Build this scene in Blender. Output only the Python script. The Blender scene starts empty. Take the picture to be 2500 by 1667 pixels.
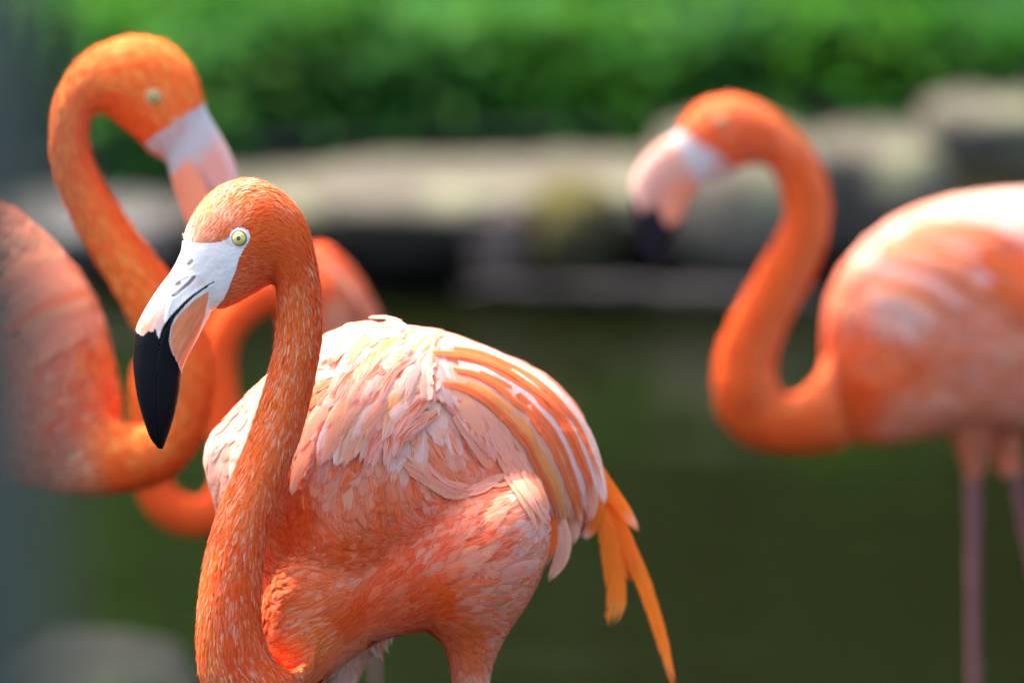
import bpy, bmesh, math, random
import numpy as np
from mathutils import Vector, Matrix, noise
from mathutils.bvhtree import BVHTree

random.seed(7)
RNG = np.random.default_rng(7)
scene = bpy.context.scene
COL = scene.collection

# ------------------------------------------------------------------ camera
CAM_H, TILT, FOCUS = 1.6, math.radians(13.0), 4.0
MM_PX = 0.00026                      # metres per photograph pixel at the focus distance
LENS = 36.0 * FOCUS / (2500 * MM_PX)
cam_data = bpy.data.cameras.new("camera")
cam = bpy.data.objects.new("camera", cam_data)
COL.objects.link(cam)
cam.location = (0, 0, CAM_H)
cam.rotation_euler = (math.pi / 2 - TILT, 0, 0)
cam_data.sensor_width = 36.0
cam_data.lens = LENS
cam_data.clip_start = 0.05
cam_data.clip_end = 2000
cam_data.dof.use_dof = True
cam_data.dof.focus_distance = FOCUS + 0.0
cam_data.dof.aperture_fstop = LENS / 62.0
scene.camera = cam

# ------------------------------------------------------------------ sky and sun
SUN_EL, SUN_AZ = math.radians(58), math.radians(-45)   # azimuth from +Y (away from the camera) towards +X
world = bpy.data.worlds.new("World")
scene.world = world
world.use_nodes = True
wn = world.node_tree
for n in list(wn.nodes):
    wn.nodes.remove(n)
sky = wn.nodes.new('ShaderNodeTexSky')
sky.sky_type = 'NISHITA'
sky.sun_disc = False
sky.sun_elevation = SUN_EL
sky.sun_rotation = SUN_AZ
sky.air_density = 0.7
sky.dust_density = 4.0
sky.ozone_density = 0.4
bg = wn.nodes.new('ShaderNodeBackground')
bg.inputs['Strength'].default_value = 0.15
wo = wn.nodes.new('ShaderNodeOutputWorld')
wn.links.new(sky.outputs[0], bg.inputs['Color'])
wn.links.new(bg.outputs[0], wo.inputs['Surface'])
sun_data = bpy.data.lights.new("sun", 'SUN')
sun_data.energy = 2.2
sun_data.angle = math.radians(0.5)
sun_data.color = (1.0, 0.95, 0.87)
sun = bpy.data.objects.new("sun", sun_data)
COL.objects.link(sun)
TO_SUN = Vector((math.cos(SUN_EL) * math.sin(SUN_AZ), math.cos(SUN_EL) * math.cos(SUN_AZ), math.sin(SUN_EL)))
sun.rotation_euler = TO_SUN.to_track_quat('Z', 'Y').to_euler()
sun.location = TO_SUN * 20

scene.view_settings.view_transform = 'Standard'
scene.view_settings.look = 'None'
scene.view_settings.exposure = 2.3
scene.view_settings.gamma = 1.0
scene.view_settings.use_curve_mapping = False
scene.render.engine = 'CYCLES'
scene.cycles.use_denoising = True
scene.cycles.denoiser = 'OPENIMAGEDENOISE'
scene.cycles.max_bounces = 10
scene.cycles.diffuse_bounces = 5
scene.cycles.transparent_max_bounces = 24
scene.cycles.sample_clamp_indirect = 8.0

# ------------------------------------------------------------------ helpers
FWD = np.array((0, math.cos(TILT), -math.sin(TILT)))
UP = np.array((0, math.sin(TILT), math.cos(TILT)))
RIGHT = np.array((1.0, 0, 0))
CAMP = np.array((0, 0, CAM_H))
KX = 36.0 / LENS / 2500.0            # tangent of one photograph pixel


def P(px, py, d):
    """world point at photograph pixel (px, py) and depth d metres (arrays welcome)"""
    px = np.asarray(px, float); py = np.asarray(py, float); d = np.asarray(d, float)
    return CAMP + d[..., None] * (FWD + ((px - 1250) * KX)[..., None] * RIGHT - ((py - 833.5) * KX)[..., None] * UP)


def to_px(w):
    w = np.asarray(w, float) - CAMP
    d = w @ FWD
    return 1250 + (w @ RIGHT) / d / KX, 833.5 - (w @ UP) / d / KX, d


def catmull(pts, n):
    """resample an array of control rows to n rows (centripetal-free Catmull-Rom)"""
    pts = np.asarray(pts, float)
    m = len(pts)
    ext = np.vstack([2 * pts[0] - pts[1], pts, 2 * pts[-1] - pts[-2]])
    t = np.linspace(0, m - 1, n)
    i = np.minimum(t.astype(int), m - 2)
    f = (t - i)[:, None]
    p0, p1, p2, p3 = ext[i], ext[i + 1], ext[i + 2], ext[i + 3]
    return 0.5 * ((2 * p1) + (-p0 + p2) * f + (2 * p0 - 5 * p1 + 4 * p2 - p3) * f ** 2 + (-p0 + 3 * p1 - 3 * p2 + p3) * f ** 3)


def loft(ribs, nu, nv, power=1.0):
    """ribs: rows ax, ay, bx, by, half depth, centre depth (photograph pixels). -> (nu, nv, 3) px, py, z and the cos of each column"""
    r = catmull(ribs, nu)
    th = np.linspace(0, 2 * math.pi, nv, endpoint=False)
    c, s = np.cos(th), np.sin(th)
    if power != 1.0:
        c = np.sign(c) * np.abs(c) ** power
        s = np.sign(s) * np.abs(s) ** power
    ca = (r[:, 0:2] + r[:, 2:4]) / 2
    ha = (r[:, 0:2] - r[:, 2:4]) / 2
    xy = ca[:, None, :] + ha[:, None, :] * c[None, :, None]
    z = r[:, 5][:, None] - np.maximum(r[:, 4], 0.5)[:, None] * s[None, :]
    return np.concatenate([xy, z[..., None]], axis=2)


def grid_faces(nu, nv, caps=True):
    f = []
    for i in range(nu - 1):
        for j in range(nv):
            k = (j + 1) % nv
            f.append((i * nv + j, i * nv + k, (i + 1) * nv + k, (i + 1) * nv + j))
    if caps:
        f.append(tuple(range(nv - 1, -1, -1)))
        f.append(tuple((nu - 1) * nv + j for j in range(nv)))
    return f


def tube_ribs(pts, radii, zs, depth_scale=1.0):
    """ribs for a tube along a polyline of pixels"""
    pts = np.asarray(pts, float)
    t = np.gradient(pts, axis=0)
    t /= np.linalg.norm(t, axis=1)[:, None] + 1e-9
    nrm = np.stack([-t[:, 1], t[:, 0]], 1)
    r = np.asarray(radii, float)[:, None]
    return np.hstack([pts + nrm * r, pts - nrm * r, r * depth_scale, np.asarray(zs, float)[:, None]])


def in_poly(x, y, poly):
    x = np.asarray(x, float); y = np.asarray(y, float)
    inside = np.zeros(x.shape, bool)
    n = len(poly)
    j = n - 1
    for i in range(n):
        xi, yi = poly[i]; xj, yj = poly[j]
        if yi != yj:
            cond = ((yi > y) != (yj > y)) & (x < (xj - xi) * (y - yi) / (yj - yi) + xi)
            inside ^= cond
        j = i
    return inside


def dist_line(x, y, line):
    """distance to a polyline and the fraction along it"""
    best = np.full(np.shape(x), 1e9); frac = np.zeros(np.shape(x))
    n = len(line) - 1
    for i in range(n):
        (x0, y0), (x1, y1) = line[i][:2], line[i + 1][:2]
        dx, dy = x1 - x0, y1 - y0
        t = np.clip(((x - x0) * dx + (y - y0) * dy) / (dx * dx + dy * dy), 0, 1)
        d = np.hypot(x - x0 - t * dx, y - y0 - t * dy)
        m = d < best
        best = np.where(m, d, best)
        frac = np.where(m, (i + t) / n, frac)
    return best, frac


def smooth01(x, a, b):
    t = np.clip((x - a) / (b - a), 0, 1)
    return t * t * (3 - 2 * t)


def new_obj(name, mesh, parent=None, mat=None, smooth=True):
    o = bpy.data.objects.new(name, mesh)
    COL.objects.link(o)
    if parent is not None:
        o.parent = parent
    if mat is not None:
        mesh.materials.clear(); mesh.materials.append(mat)
    if smooth and len(mesh.polygons):
        mesh.polygons.foreach_set("use_smooth", np.ones(len(mesh.polygons), bool))
    return o


def mesh_from(name, verts, faces, cols=None, fuv=None, normals=None, cols2=None):
    me = bpy.data.meshes.new(name)
    me.from_pydata(np.asarray(verts, float).tolist() if not isinstance(verts, list) else verts, [], faces)
    if cols is not None:
        a = me.attributes.new("Col", 'FLOAT_COLOR', 'POINT')
        c = np.ones((len(me.vertices), 4), np.float32); c[:, :np.shape(cols)[1]] = cols
        a.data.foreach_set("color", c.ravel())
    if cols2 is not None:
        a = me.attributes.new("Col2", 'FLOAT_COLOR', 'POINT')
        c = np.ones((len(me.vertices), 4), np.float32); c[:, :3] = cols2
        a.data.foreach_set("color", c.ravel())
    if fuv is not None:
        a = me.attributes.new("fuv", 'FLOAT_VECTOR', 'POINT')
        a.data.foreach_set("vector", np.asarray(fuv, np.float32).ravel())
    me.update()
    if normals is not None:
        me.polygons.foreach_set("use_smooth", np.ones(len(me.polygons), bool))
        me.normals_split_custom_set_from_vertices(np.asarray(normals, np.float32))
    return me


def empty(name, loc, label=None, cat=None, group=None):
    o = bpy.data.objects.new(name, None)
    COL.objects.link(o)
    o.location = loc
    o.empty_display_size = 0.1
    tag(o, label, cat, group)
    return o


def tag(o, label=None, cat=None, group=None, kind=None):
    if label: o["label"] = label
    if cat: o["category"] = cat
    if group: o["group"] = group
    if kind: o["kind"] = kind
    return o


# ------------------------------------------------------------------ materials
def mat_new(name):
    m = bpy.data.materials.new(name)
    m.use_nodes = True
    nt = m.node_tree
    for n in list(nt.nodes):
        nt.nodes.remove(n)
    return m, nt, nt.nodes.new('ShaderNodeOutputMaterial')


def N(nt, kind, **kw):
    n = nt.nodes.new(kind)
    for k, v in kw.items():
        setattr(n, k, v)
    return n


def math_node(nt, op, a, b=None, clamp=False):
    n = nt.nodes.new('ShaderNodeMath'); n.operation = op; n.use_clamp = clamp
    for i, v in enumerate((a, b)):
        if v is None: continue
        if isinstance(v, (int, float)): n.inputs[i].default_value = v
        else: nt.links.new(v, n.inputs[i])
    return n.outputs[0]


def mat_feather(name, fray=True, transl=0.42, streak=0.35, freq=1.0):
    m, nt, out = mat_new(name)
    at = N(nt, 'ShaderNodeAttribute', attribute_name='Col')
    fu = N(nt, 'ShaderNodeAttribute', attribute_name='fuv')        # u across, s along (mm), random
    sep = N(nt, 'ShaderNodeSeparateXYZ')
    nt.links.new(fu.outputs['Vector'], sep.inputs[0])
    au = math_node(nt, 'ABSOLUTE', sep.outputs['X'])
    # barbs leave the shaft at a shallow angle: fine streaks that run almost along the feather
    q = math_node(nt, 'SUBTRACT', math_node(nt, 'MULTIPLY', au, 3.6 * freq), math_node(nt, 'MULTIPLY', sep.outputs['Y'], 0.055))
    comb = N(nt, 'ShaderNodeCombineXYZ')
    nt.links.new(q, comb.inputs[0])
    nt.links.new(math_node(nt, 'MULTIPLY', sep.outputs['Y'], 0.05), comb.inputs[1])
    side = math_node(nt, 'MULTIPLY', math_node(nt, 'SIGN', sep.outputs['X']), 13.7)
    nt.links.new(math_node(nt, 'ADD', math_node(nt, 'MULTIPLY', sep.outputs['Z'], 97.0), side), comb.inputs[2])
    no = N(nt, 'ShaderNodeTexNoise'); no.inputs['Scale'].default_value = 1.0
    no.inputs['Detail'].default_value = 4.0; no.inputs['Roughness'].default_value = 0.7
    nt.links.new(comb.outputs[0], no.inputs['Vector'])
    st = math_node(nt, 'SUBTRACT', no.outputs['Fac'], 0.5)
    val = math_node(nt, 'ADD', math_node(nt, 'MULTIPLY', st, streak * 2.0), 1.0)
    mul = N(nt, 'ShaderNodeVectorMath', operation='SCALE')
    a2 = N(nt, 'ShaderNodeAttribute', attribute_name='Col2')
    mrr = N(nt, 'ShaderNodeMapRange'); mrr.interpolation_type = 'SMOOTHSTEP'
    mrr.inputs['From Min'].default_value = 0.44; mrr.inputs['From Max'].default_value = 0.58; mrr.inputs['To Max'].default_value = 1.0
    nt.links.new(no.outputs['Fac'], mrr.inputs['Value'])
    mixc = N(nt, 'ShaderNodeMix', data_type='RGBA')
    nt.links.new(mrr.outputs[0], mixc.inputs[0]); nt.links.new(at.outputs['Color'], mixc.inputs[6]); nt.links.new(a2.outputs['Color'], mixc.inputs[7])
    nt.links.new(mixc.outputs[2], mul.inputs[0]); nt.links.new(val, mul.inputs['Scale'])
    bs = N(nt, 'ShaderNodeBsdfPrincipled')
    bs.inputs['Roughness'].default_value = 0.62
    bs.inputs['Specular IOR Level'].default_value = 0.12
    bs.inputs['Sheen Weight'].default_value = 0.0
    bs.inputs['Sheen Roughness'].default_value = 0.5
    nt.links.new(mul.outputs[0], bs.inputs['Base Color'])
    bmp = N(nt, 'ShaderNodeBump'); bmp.inputs['Strength'].default_value = 0.35
    bmp.inputs['Distance'].default_value = 0.0006
    nt.links.new(no.outputs['Fac'], bmp.inputs['Height'])
    nt.links.new(bmp.outputs[0], bs.inputs['Normal'])
    tr = N(nt, 'ShaderNodeBsdfTranslucent')
    nt.links.new(mul.outputs[0], tr.inputs['Color'])
    mx = N(nt, 'ShaderNodeMixShader'); mx.inputs[0].default_value = transl
    nt.links.new(bs.outputs[0], mx.inputs[1]); nt.links.new(tr.outputs[0], mx.inputs[2])
    last = mx.outputs[0]
    if fray:
        # barbs part at the rim: gaps that follow the barb direction
        e1 = math_node(nt, 'MULTIPLY', math_node(nt, 'POWER', au, 2.6), 0.56)
        e2 = math_node(nt, 'MULTIPLY', math_node(nt, 'POWER', at.outputs['Alpha'], 3.2), 0.62)
        thr = math_node(nt, 'MAXIMUM', e1, e2)
        cv_ = math_node(nt, 'SUBTRACT', math_node(nt, 'ADD', no.outputs['Fac'], 0.03), thr)
        cut = math_node(nt, 'ADD', math_node(nt, 'MULTIPLY', cv_, 6.0), 0.5, clamp=True)
        tp = N(nt, 'ShaderNodeBsdfTransparent')
        m2 = N(nt, 'ShaderNodeMixShader')
        nt.links.new(cut, m2.inputs[0]); nt.links.new(tp.outputs[0], m2.inputs[1]); nt.links.new(last, m2.inputs[2])
        last = m2.outputs[0]
    nt.links.new(last, out.inputs['Surface'])
    return m


def mat_attr(name, rough=0.6, spec=0.3, noise_scale=60.0, noise_amt=0.12, bump=0.0, bump_scale=300.0, coat=0.0, sss=0.0, bump_dist=0.0005, spec_dark=None):
    m, nt, out = mat_new(name)
    at = N(nt, 'ShaderNodeAttribute', attribute_name='Col')
    tc = N(nt, 'ShaderNodeTexCoord')
    no = N(nt, 'ShaderNodeTexNoise'); no.inputs['Scale'].default_value = noise_scale; no.inputs['Detail'].default_value = 5
    nt.links.new(tc.outputs['Object'], no.inputs['Vector'])
    val = math_node(nt, 'ADD', math_node(nt, 'MULTIPLY', math_node(nt, 'SUBTRACT', no.outputs['Fac'], 0.5), noise_amt * 2), 1.0)
    mul = N(nt, 'ShaderNodeVectorMath', operation='SCALE')
    nt.links.new(at.outputs['Color'], mul.inputs[0]); nt.links.new(val, mul.inputs['Scale'])
    bs = N(nt, 'ShaderNodeBsdfPrincipled')
    bs.inputs['Roughness'].default_value = rough
    bs.inputs['Specular IOR Level'].default_value = spec
    if spec_dark is not None:                                     # black horn is less glossy than the pale horn
        mr = N(nt, 'ShaderNodeMapRange'); mr.inputs['From Min'].default_value = 0.02; mr.inputs['From Max'].default_value = 0.2
        mr.inputs['To Min'].default_value = spec_dark; mr.inputs['To Max'].default_value = spec
        nt.links.new(at.outputs['Fac'], mr.inputs['Value']); nt.links.new(mr.outputs[0], bs.inputs['Specular IOR Level'])
    bs.inputs['Coat Weight'].default_value = coat
    bs.inputs['Coat Roughness'].default_value = 0.25
    if sss:
        bs.inputs['Subsurface Weight'].default_value = sss
        bs.inputs['Subsurface Radius'].default_value = (0.003, 0.0015, 0.001)
        bs.inputs['Subsurface Scale'].default_value = 1.0
    nt.links.new(mul.outputs[0], bs.inputs['Base Color'])
    if bump:
        n2 = N(nt, 'ShaderNodeTexNoise'); n2.inputs['Scale'].default_value = bump_scale; n2.inputs['Detail'].default_value = 4
        nt.links.new(tc.outputs['Object'], n2.inputs['Vector'])
        b = N(nt, 'ShaderNodeBump'); b.inputs['Strength'].default_value = bump; b.inputs['Distance'].default_value = bump_dist
        nt.links.new(n2.outputs['Fac'], b.inputs['Height'])
        nt.links.new(b.outputs[0], bs.inputs['Normal'])
    nt.links.new(bs.outputs[0], out.inputs['Surface'])
    return m


def mat_noise(name, c1, c2, scale=6.0, rough=0.85, spec=0.3, bump=0.4, bump_scale=30.0, bump_dist=0.01, c3=None, c3_scale=2.0, c3_lo=0.5, c3_hi=0.65, stretch=None):
    m, nt, out = mat_new(name)
    tc = N(nt, 'ShaderNodeTexCoord')
    src = tc.outputs['Object']
    if stretch:
        mp = N(nt, 'ShaderNodeMapping'); mp.inputs['Scale'].default_value = stretch
        nt.links.new(src, mp.inputs['Vector']); src = mp.outputs[0]
    no = N(nt, 'ShaderNodeTexNoise'); no.inputs['Scale'].default_value = scale; no.inputs['Detail'].default_value = 6; no.inputs['Roughness'].default_value = 0.6
    nt.links.new(src, no.inputs['Vector'])
    rmp = N(nt, 'ShaderNodeValToRGB')
    rmp.color_ramp.elements[0].position = 0.3; rmp.color_ramp.elements[0].color = (*c1, 1)
    rmp.color_ramp.elements[1].position = 0.7; rmp.color_ramp.elements[1].color = (*c2, 1)
    nt.links.new(no.outputs['Fac'], rmp.inputs[0])
    colour = rmp.outputs[0]
    if c3:
        n3 = N(nt, 'ShaderNodeTexNoise'); n3.inputs['Scale'].default_value = c3_scale; n3.inputs['Detail'].default_value = 4
        nt.links.new(src, n3.inputs['Vector'])
        mr = N(nt, 'ShaderNodeMapRange'); mr.inputs['From Min'].default_value = c3_lo; mr.inputs['From Max'].default_value = c3_hi
        nt.links.new(n3.outputs['Fac'], mr.inputs['Value'])
        mix = N(nt, 'ShaderNodeMix', data_type='RGBA'); mix.inputs[7].default_value = (*c3, 1)
        nt.links.new(mr.outputs[0], mix.inputs[0]); nt.links.new(colour, mix.inputs[6])
        colour = mix.outputs[2]
    bs = N(nt, 'ShaderNodeBsdfPrincipled')
    bs.inputs['Roughness'].default_value = rough
    bs.inputs['Specular IOR Level'].default_value = spec
    nt.links.new(colour, bs.inputs['Base Color'])
    n2 = N(nt, 'ShaderNodeTexNoise'); n2.inputs['Scale'].default_value = bump_scale; n2.inputs['Detail'].default_value = 6
    nt.links.new(src, n2.inputs['Vector'])
    b = N(nt, 'ShaderNodeBump'); b.inputs['Strength'].default_value = bump; b.inputs['Distance'].default_value = bump_dist
    nt.links.new(n2.outputs['Fac'], b.inputs['Height']); nt.links.new(b.outputs[0], bs.inputs['Normal'])
    nt.links.new(bs.outputs[0], out.inputs['Surface'])
    return m


def mat_leaf(name):
    m, nt, out = mat_new(name)
    at = N(nt, 'ShaderNodeAttribute', attribute_name='Col')
    bs = N(nt, 'ShaderNodeBsdfPrincipled'); bs.inputs['Roughness'].default_value = 0.75
    bs.inputs['Specular IOR Level'].default_value = 0.10
    nt.links.new(at.outputs['Color'], bs.inputs['Base Color'])
    tr = N(nt, 'ShaderNodeBsdfTranslucent')
    nt.links.new(at.outputs['Color'], tr.inputs['Color'])
    mx = N(nt, 'ShaderNodeMixShader'); mx.inputs[0].default_value = 0.5
    nt.links.new(bs.outputs[0], mx.inputs[1]); nt.links.new(tr.outputs[0], mx.inputs[2])
    nt.links.new(mx.outputs[0], out.inputs['Surface'])
    return m


def mat_water(name):
    m, nt, out = mat_new(name)
    bs = N(nt, 'ShaderNodeBsdfPrincipled')
    bs.inputs['Base Color'].default_value = (0.0045, 0.0058, 0.0018, 1)
    bs.inputs['Roughness'].default_value = 0.06
    bs.inputs['IOR'].default_value = 1.33; bs.inputs['Specular IOR Level'].default_value = 0.26
    tc = N(nt, 'ShaderNodeTexCoord')
    mp = N(nt, 'ShaderNodeMapping'); mp.inputs['Scale'].default_value = (1.4, 7.0, 1)
    nt.links.new(tc.outputs['Object'], mp.inputs['Vector'])
    no = N(nt, 'ShaderNodeTexNoise'); no.inputs['Scale'].default_value = 1.6; no.inputs['Detail'].default_value = 3
    nt.links.new(mp.outputs[0], no.inputs['Vector'])
    b = N(nt, 'ShaderNodeBump'); b.inputs['Strength'].default_value = 0.14; b.inputs['Distance'].default_value = 0.03
    nt.links.new(no.outputs['Fac'], b.inputs['Height']); nt.links.new(b.outputs[0], bs.inputs['Normal'])
    nt.links.new(bs.outputs[0], out.inputs['Surface'])
    return m


M_FEATHER = mat_feather('feather_vane', streak=0.42)
M_SMALL = mat_feather('small_feathers', fray=False, transl=0.30, streak=0.25, freq=2.0)
M_SKIN = mat_attr('down_underlayer', rough=0.9, spec=0.1)
M_BILL = mat_attr('bill_horn', rough=0.33, spec=0.22, noise_scale=220, noise_amt=0.10, bump=0.35, bump_scale=420, sss=0.0, bump_dist=0.0006, spec_dark=0.07)
M_FACE = mat_attr('bare_face_skin', rough=0.6, spec=0.25, noise_scale=150, noise_amt=0.07, bump=0.5, bump_scale=330, sss=0.12, bump_dist=0.0008)
M_EYE = mat_attr('eye_surface', rough=0.08, spec=0.5, noise_scale=500, noise_amt=0.15, coat=1.0)
M_LEAF = mat_leaf('leaf')
M_WATER = mat_water('pond_water')
M_STONE = mat_noise('bank_stone', (0.062, 0.055, 0.040), (0.125, 0.108, 0.080), scale=9, c3=(0.16, 0.17, 0.09), c3_scale=5, c3_lo=0.56, c3_hi=0.72, bump=0.7, spec=0.08)
M_MOSS = mat_noise('mossy_stone', (0.05, 0.045, 0.010), (0.085, 0.072, 0.020), scale=12, c3=(0.04, 0.036, 0.02), bump=0.8, spec=0.05)
M_DARKROCK = mat_noise('dark_rock', (0.035, 0.033, 0.03), (0.09, 0.08, 0.07), scale=7, rough=0.5, bump=0.8)  # dark tone holds the hollow's shade; also colours the left slab and cable
M_BARK = mat_noise('weathered_wood', (0.020, 0.017, 0.015), (0.045, 0.037, 0.033), scale=6, stretch=(6, 6, 1.2), bump=0.7)
M_POST = mat_noise('grey_painted_post', (0.045, 0.058, 0.040), (0.065, 0.08, 0.058), scale=14, rough=0.6, bump=0.15)
M_GREYROCK = mat_noise('grey_stone', (0.013, 0.014, 0.011), (0.026, 0.027, 0.022), scale=8, c3=(0.02, 0.025, 0.015), bump=0.7, spec=0.04)
M_STUMP = mat_noise('dry_wood', (0.09, 0.065, 0.05), (0.18, 0.13, 0.10), scale=6, stretch=(6, 6, 1.2), bump=0.7)
M_SOIL = mat_noise('dark_soil', (0.035, 0.04, 0.018), (0.07, 0.07, 0.035), scale=5, bump=0.6)

# ------------------------------------------------------------------ palette (plumage albedo)
W_ = np.array((0.93, 0.71, 0.60)); P_ = np.array((0.94, 0.46, 0.29)); S_ = np.array((0.92, 0.26, 0.105))
O_ = np.array((0.95, 0.168, 0.026)); R_ = np.array((0.93, 0.112, 0.020)); Y_ = np.array((0.95, 0.36, 0.08))
PAL = dict(W=W_, P=P_, S=S_, O=O_, R=R_, Y=Y_, G=np.array((0.62, 0.57, 0.50)), K=np.array((0.58, 0.20, 0.11)), F=np.array((0.94, 0.36, 0.17)), Q=np.array((0.94, 0.50, 0.30)))


# ------------------------------------------------------------------ feathers
def cross(a, b):
    return np.stack([a[..., 1] * b[..., 2] - a[..., 2] * b[..., 1], a[..., 2] * b[..., 0] - a[..., 0] * b[..., 2], a[..., 0] * b[..., 1] - a[..., 1] * b[..., 0]], -1)


def unit(a):
    return a / (np.sqrt((a * a).sum(-1))[..., None] + 1e-12)


PROFILE = {
    'contour': [(0, .35), (.2, .85), (.5, 1), (.75, .86), (.9, .55), (1, .12)],
    'plume': [(0, .5), (.15, .9), (.5, 1), (.8, .75), (.93, .4), (1, .05)],
    'lance': [(0, .5), (.3, 1), (.6, .75), (1, .04)],
    'tail': [(0, .35), (.2, .75), (.5, 1), (.8, .95), (.93, .7), (1, .15)],
}


def vanes(path, nrm, width, prof, col_mid, col_edge, col_tip, rnd, m=5, camber=0.07, twist=0.0):
    """a batch of feather vanes. path, nrm (k, n, 3); width, rnd (k,); colours (k, 3) -> verts, faces, colours (with v in alpha), fuv, normals"""
    k, n = path.shape[:2]
    t = np.gradient(path, axis=1)
    side = unit(cross(t, nrm))
    tw = np.broadcast_to(np.asarray(twist, float), (k,))[:, None, None]
    side = side * np.cos(tw) + nrm * np.sin(tw)
    seg = np.sqrt((np.diff(path, axis=1) ** 2).sum(-1))
    s = np.concatenate([np.zeros((k, 1)), np.cumsum(seg, 1)], 1)
    v = s / (s[:, -1:] + 1e-12)
    pr = PROFILE[prof]
    w = np.interp(v, [a for a, _ in pr], [b for _, b in pr]) * width[:, None] / 2
    u = np.linspace(-1, 1, m)
    wu = w[:, :, None] * u
    X = path[:, :, None, :] + side[:, :, None, :] * wu[..., None] - nrm[:, :, None, :] * (w[:, :, None] * camber * u ** 2)[..., None]
    e = (np.abs(u) ** 1.5)[None, None, :, None]
    c = col_mid[:, None, None, :] * (1 - e) + col_edge[:, None, None, :] * e
    tp = smooth01(v, 0.72, 1.0)[:, :, None, None]
    c = c * (1 - tp) + col_tip[:, None, None, :] * tp
    c4 = np.empty((k, n, m, 4)); c4[..., :3] = c; c4[..., 3] = v[:, :, None]
    q = np.empty((k, n, m, 3)); q[..., 0] = u; q[..., 1] = (s * 1000)[:, :, None]; q[..., 2] = rnd[:, None, None]
    nor = unit(nrm[:, :, None, :] + side[:, :, None, :] * (u * 0.12)[None, None, :, None] + 0.05 * unit(t)[:, :, None, :])
    i, j = np.meshgrid(np.arange(n - 1), np.arange(m - 1), indexing='ij')
    f = np.stack([i * m + j, i * m + j + 1, (i + 1) * m + j + 1, (i + 1) * m + j], -1).reshape(-1, 4)
    f = (f[None] + (np.arange(k) * n * m)[:, None, None]).reshape(-1, 4)
    return X.reshape(-1, 3), f.tolist(), c4.reshape(-1, 4), q.reshape(-1, 3), nor.reshape(-1, 3)


def build_vanes(name, mat, parent, base, path, nrm, width, prof, cm, ce, ct, c2, m=5, camber=0.07, twist=0.0):
    v, f, c, q, nor = vanes(path, nrm, width, prof, cm, ce, ct, RNG.random(len(path)), m, camber, twist)
    col2 = np.repeat(c2, path.shape[1] * m, axis=0)
    return new_obj(name, mesh_from(name, v - base, f, c, q, nor, col2), parent, mat)


def surf_path(bvh, p, d, length, n, lift0, lift1):
    """walk over the surface from p along d"""
    pts, nr = [], []
    step = length / (n - 1)
    p = Vector(p); d = Vector(d)
    loc, no, _, _ = bvh.find_nearest(p)
    for i in range(n):
        v = i / (n - 1)
        pts.append(loc + no * (lift0 + (lift1 - lift0) * v)); nr.append(no)
        d = d - no * d.dot(no)
        if d.length < 1e-6: break
        d.normalize()
        l2, n2, _, _ = bvh.find_nearest(loc + d * step)
        no = (no * 0.5 + n2 * 0.5).normalized()
        loc = l2
    if len(pts) < 3: return None, None
    return np.array(pts), np.array(nr)


class Field:
    """flow and colour anchors given on the visible side of the bird and interpolated over its surface"""
    def __init__(self):
        self.p, self.d, self.c1, self.c2, self.k, self.L, self.Wd = [], [], [], [], [], [], []

    def add(self, p, d3, c1, c2, k, L, Wd):
        self.p.append(p); self.d.append(d3); self.c1.append(c1); self.c2.append(c2); self.k.append(k); self.L.append(L); self.Wd.append(Wd)

    def done(self):
        for k in ('p', 'd', 'c1', 'c2', 'k', 'L', 'Wd'):
            setattr(self, k, np.array(getattr(self, k), float))

    def sample(self, q, power=4):
        q = np.atleast_2d(q)
        d2 = ((q[:, None, :] - self.p[None]) ** 2).sum(2) + 1e-6
        w = 1 / d2 ** (power / 2)
        w /= w.sum(1)[:, None]
        return [w @ self.d, w @ self.c1, w @ self.c2, w @ self.k, w @ self.L, w @ self.Wd]


def tri_sample(me, count):
    """area-weighted random points on a mesh -> points, normals"""
    me.calc_loop_triangles()
    nt = len(me.loop_triangles)
    tri = np.empty(nt * 3, np.int32); me.loop_triangles.foreach_get("vertices", tri); tri = tri.reshape(-1, 3)
    co = np.empty(len(me.vertices) * 3, np.float32); me.vertices.foreach_get("co", co); co = co.reshape(-1, 3).astype(float)
    a, b, c = co[tri[:, 0]], co[tri[:, 1]], co[tri[:, 2]]
    cr = np.cross(b - a, c - a)
    ar = np.linalg.norm(cr, axis=1)
    idx = RNG.choice(nt, size=count, p=ar / ar.sum())
    r1 = np.sqrt(RNG.random(count))[:, None]; r2 = RNG.random(count)[:, None]
    pts = a[idx] * (1 - r1) + b[idx] * (r1 * (1 - r2)) + c[idx] * (r1 * r2)
    nr = cr[idx] / (ar[idx][:, None] + 1e-15)
    return pts, nr


def union_mesh(name, parts, voxel, smooth_iter):
    """fuse closed lofts into one continuous skin (voxel remesh) and return a plain mesh in world space"""
    verts, faces, n = [], [], 0
    for v, f in parts:
        verts.append(v); faces.extend([tuple(i + n for i in t) for t in f]); n += len(v)
    me = mesh_from(name + "_raw", np.vstack(verts), faces)
    bm = bmesh.new(); bm.from_mesh(me)
    bmesh.ops.recalc_face_normals(bm, faces=bm.faces[:])
    bm.to_mesh(me); bm.free()
    o = bpy.data.objects.new(name + "_raw", me)
    COL.objects.link(o)
    md = o.modifiers.new("r", 'REMESH'); md.mode = 'VOXEL'; md.voxel_size = voxel; md.use_smooth_shade = True
    sm = o.modifiers.new("s", 'SMOOTH'); sm.iterations = smooth_iter; sm.factor = 0.5
    dg = bpy.context.evaluated_depsgraph_get()
    ev = o.evaluated_get(dg)
    out = bpy.data.meshes.new_from_object(ev)
    out.name = name
    bpy.data.objects.remove(o); bpy.data.meshes.remove(me)
    return out


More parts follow.
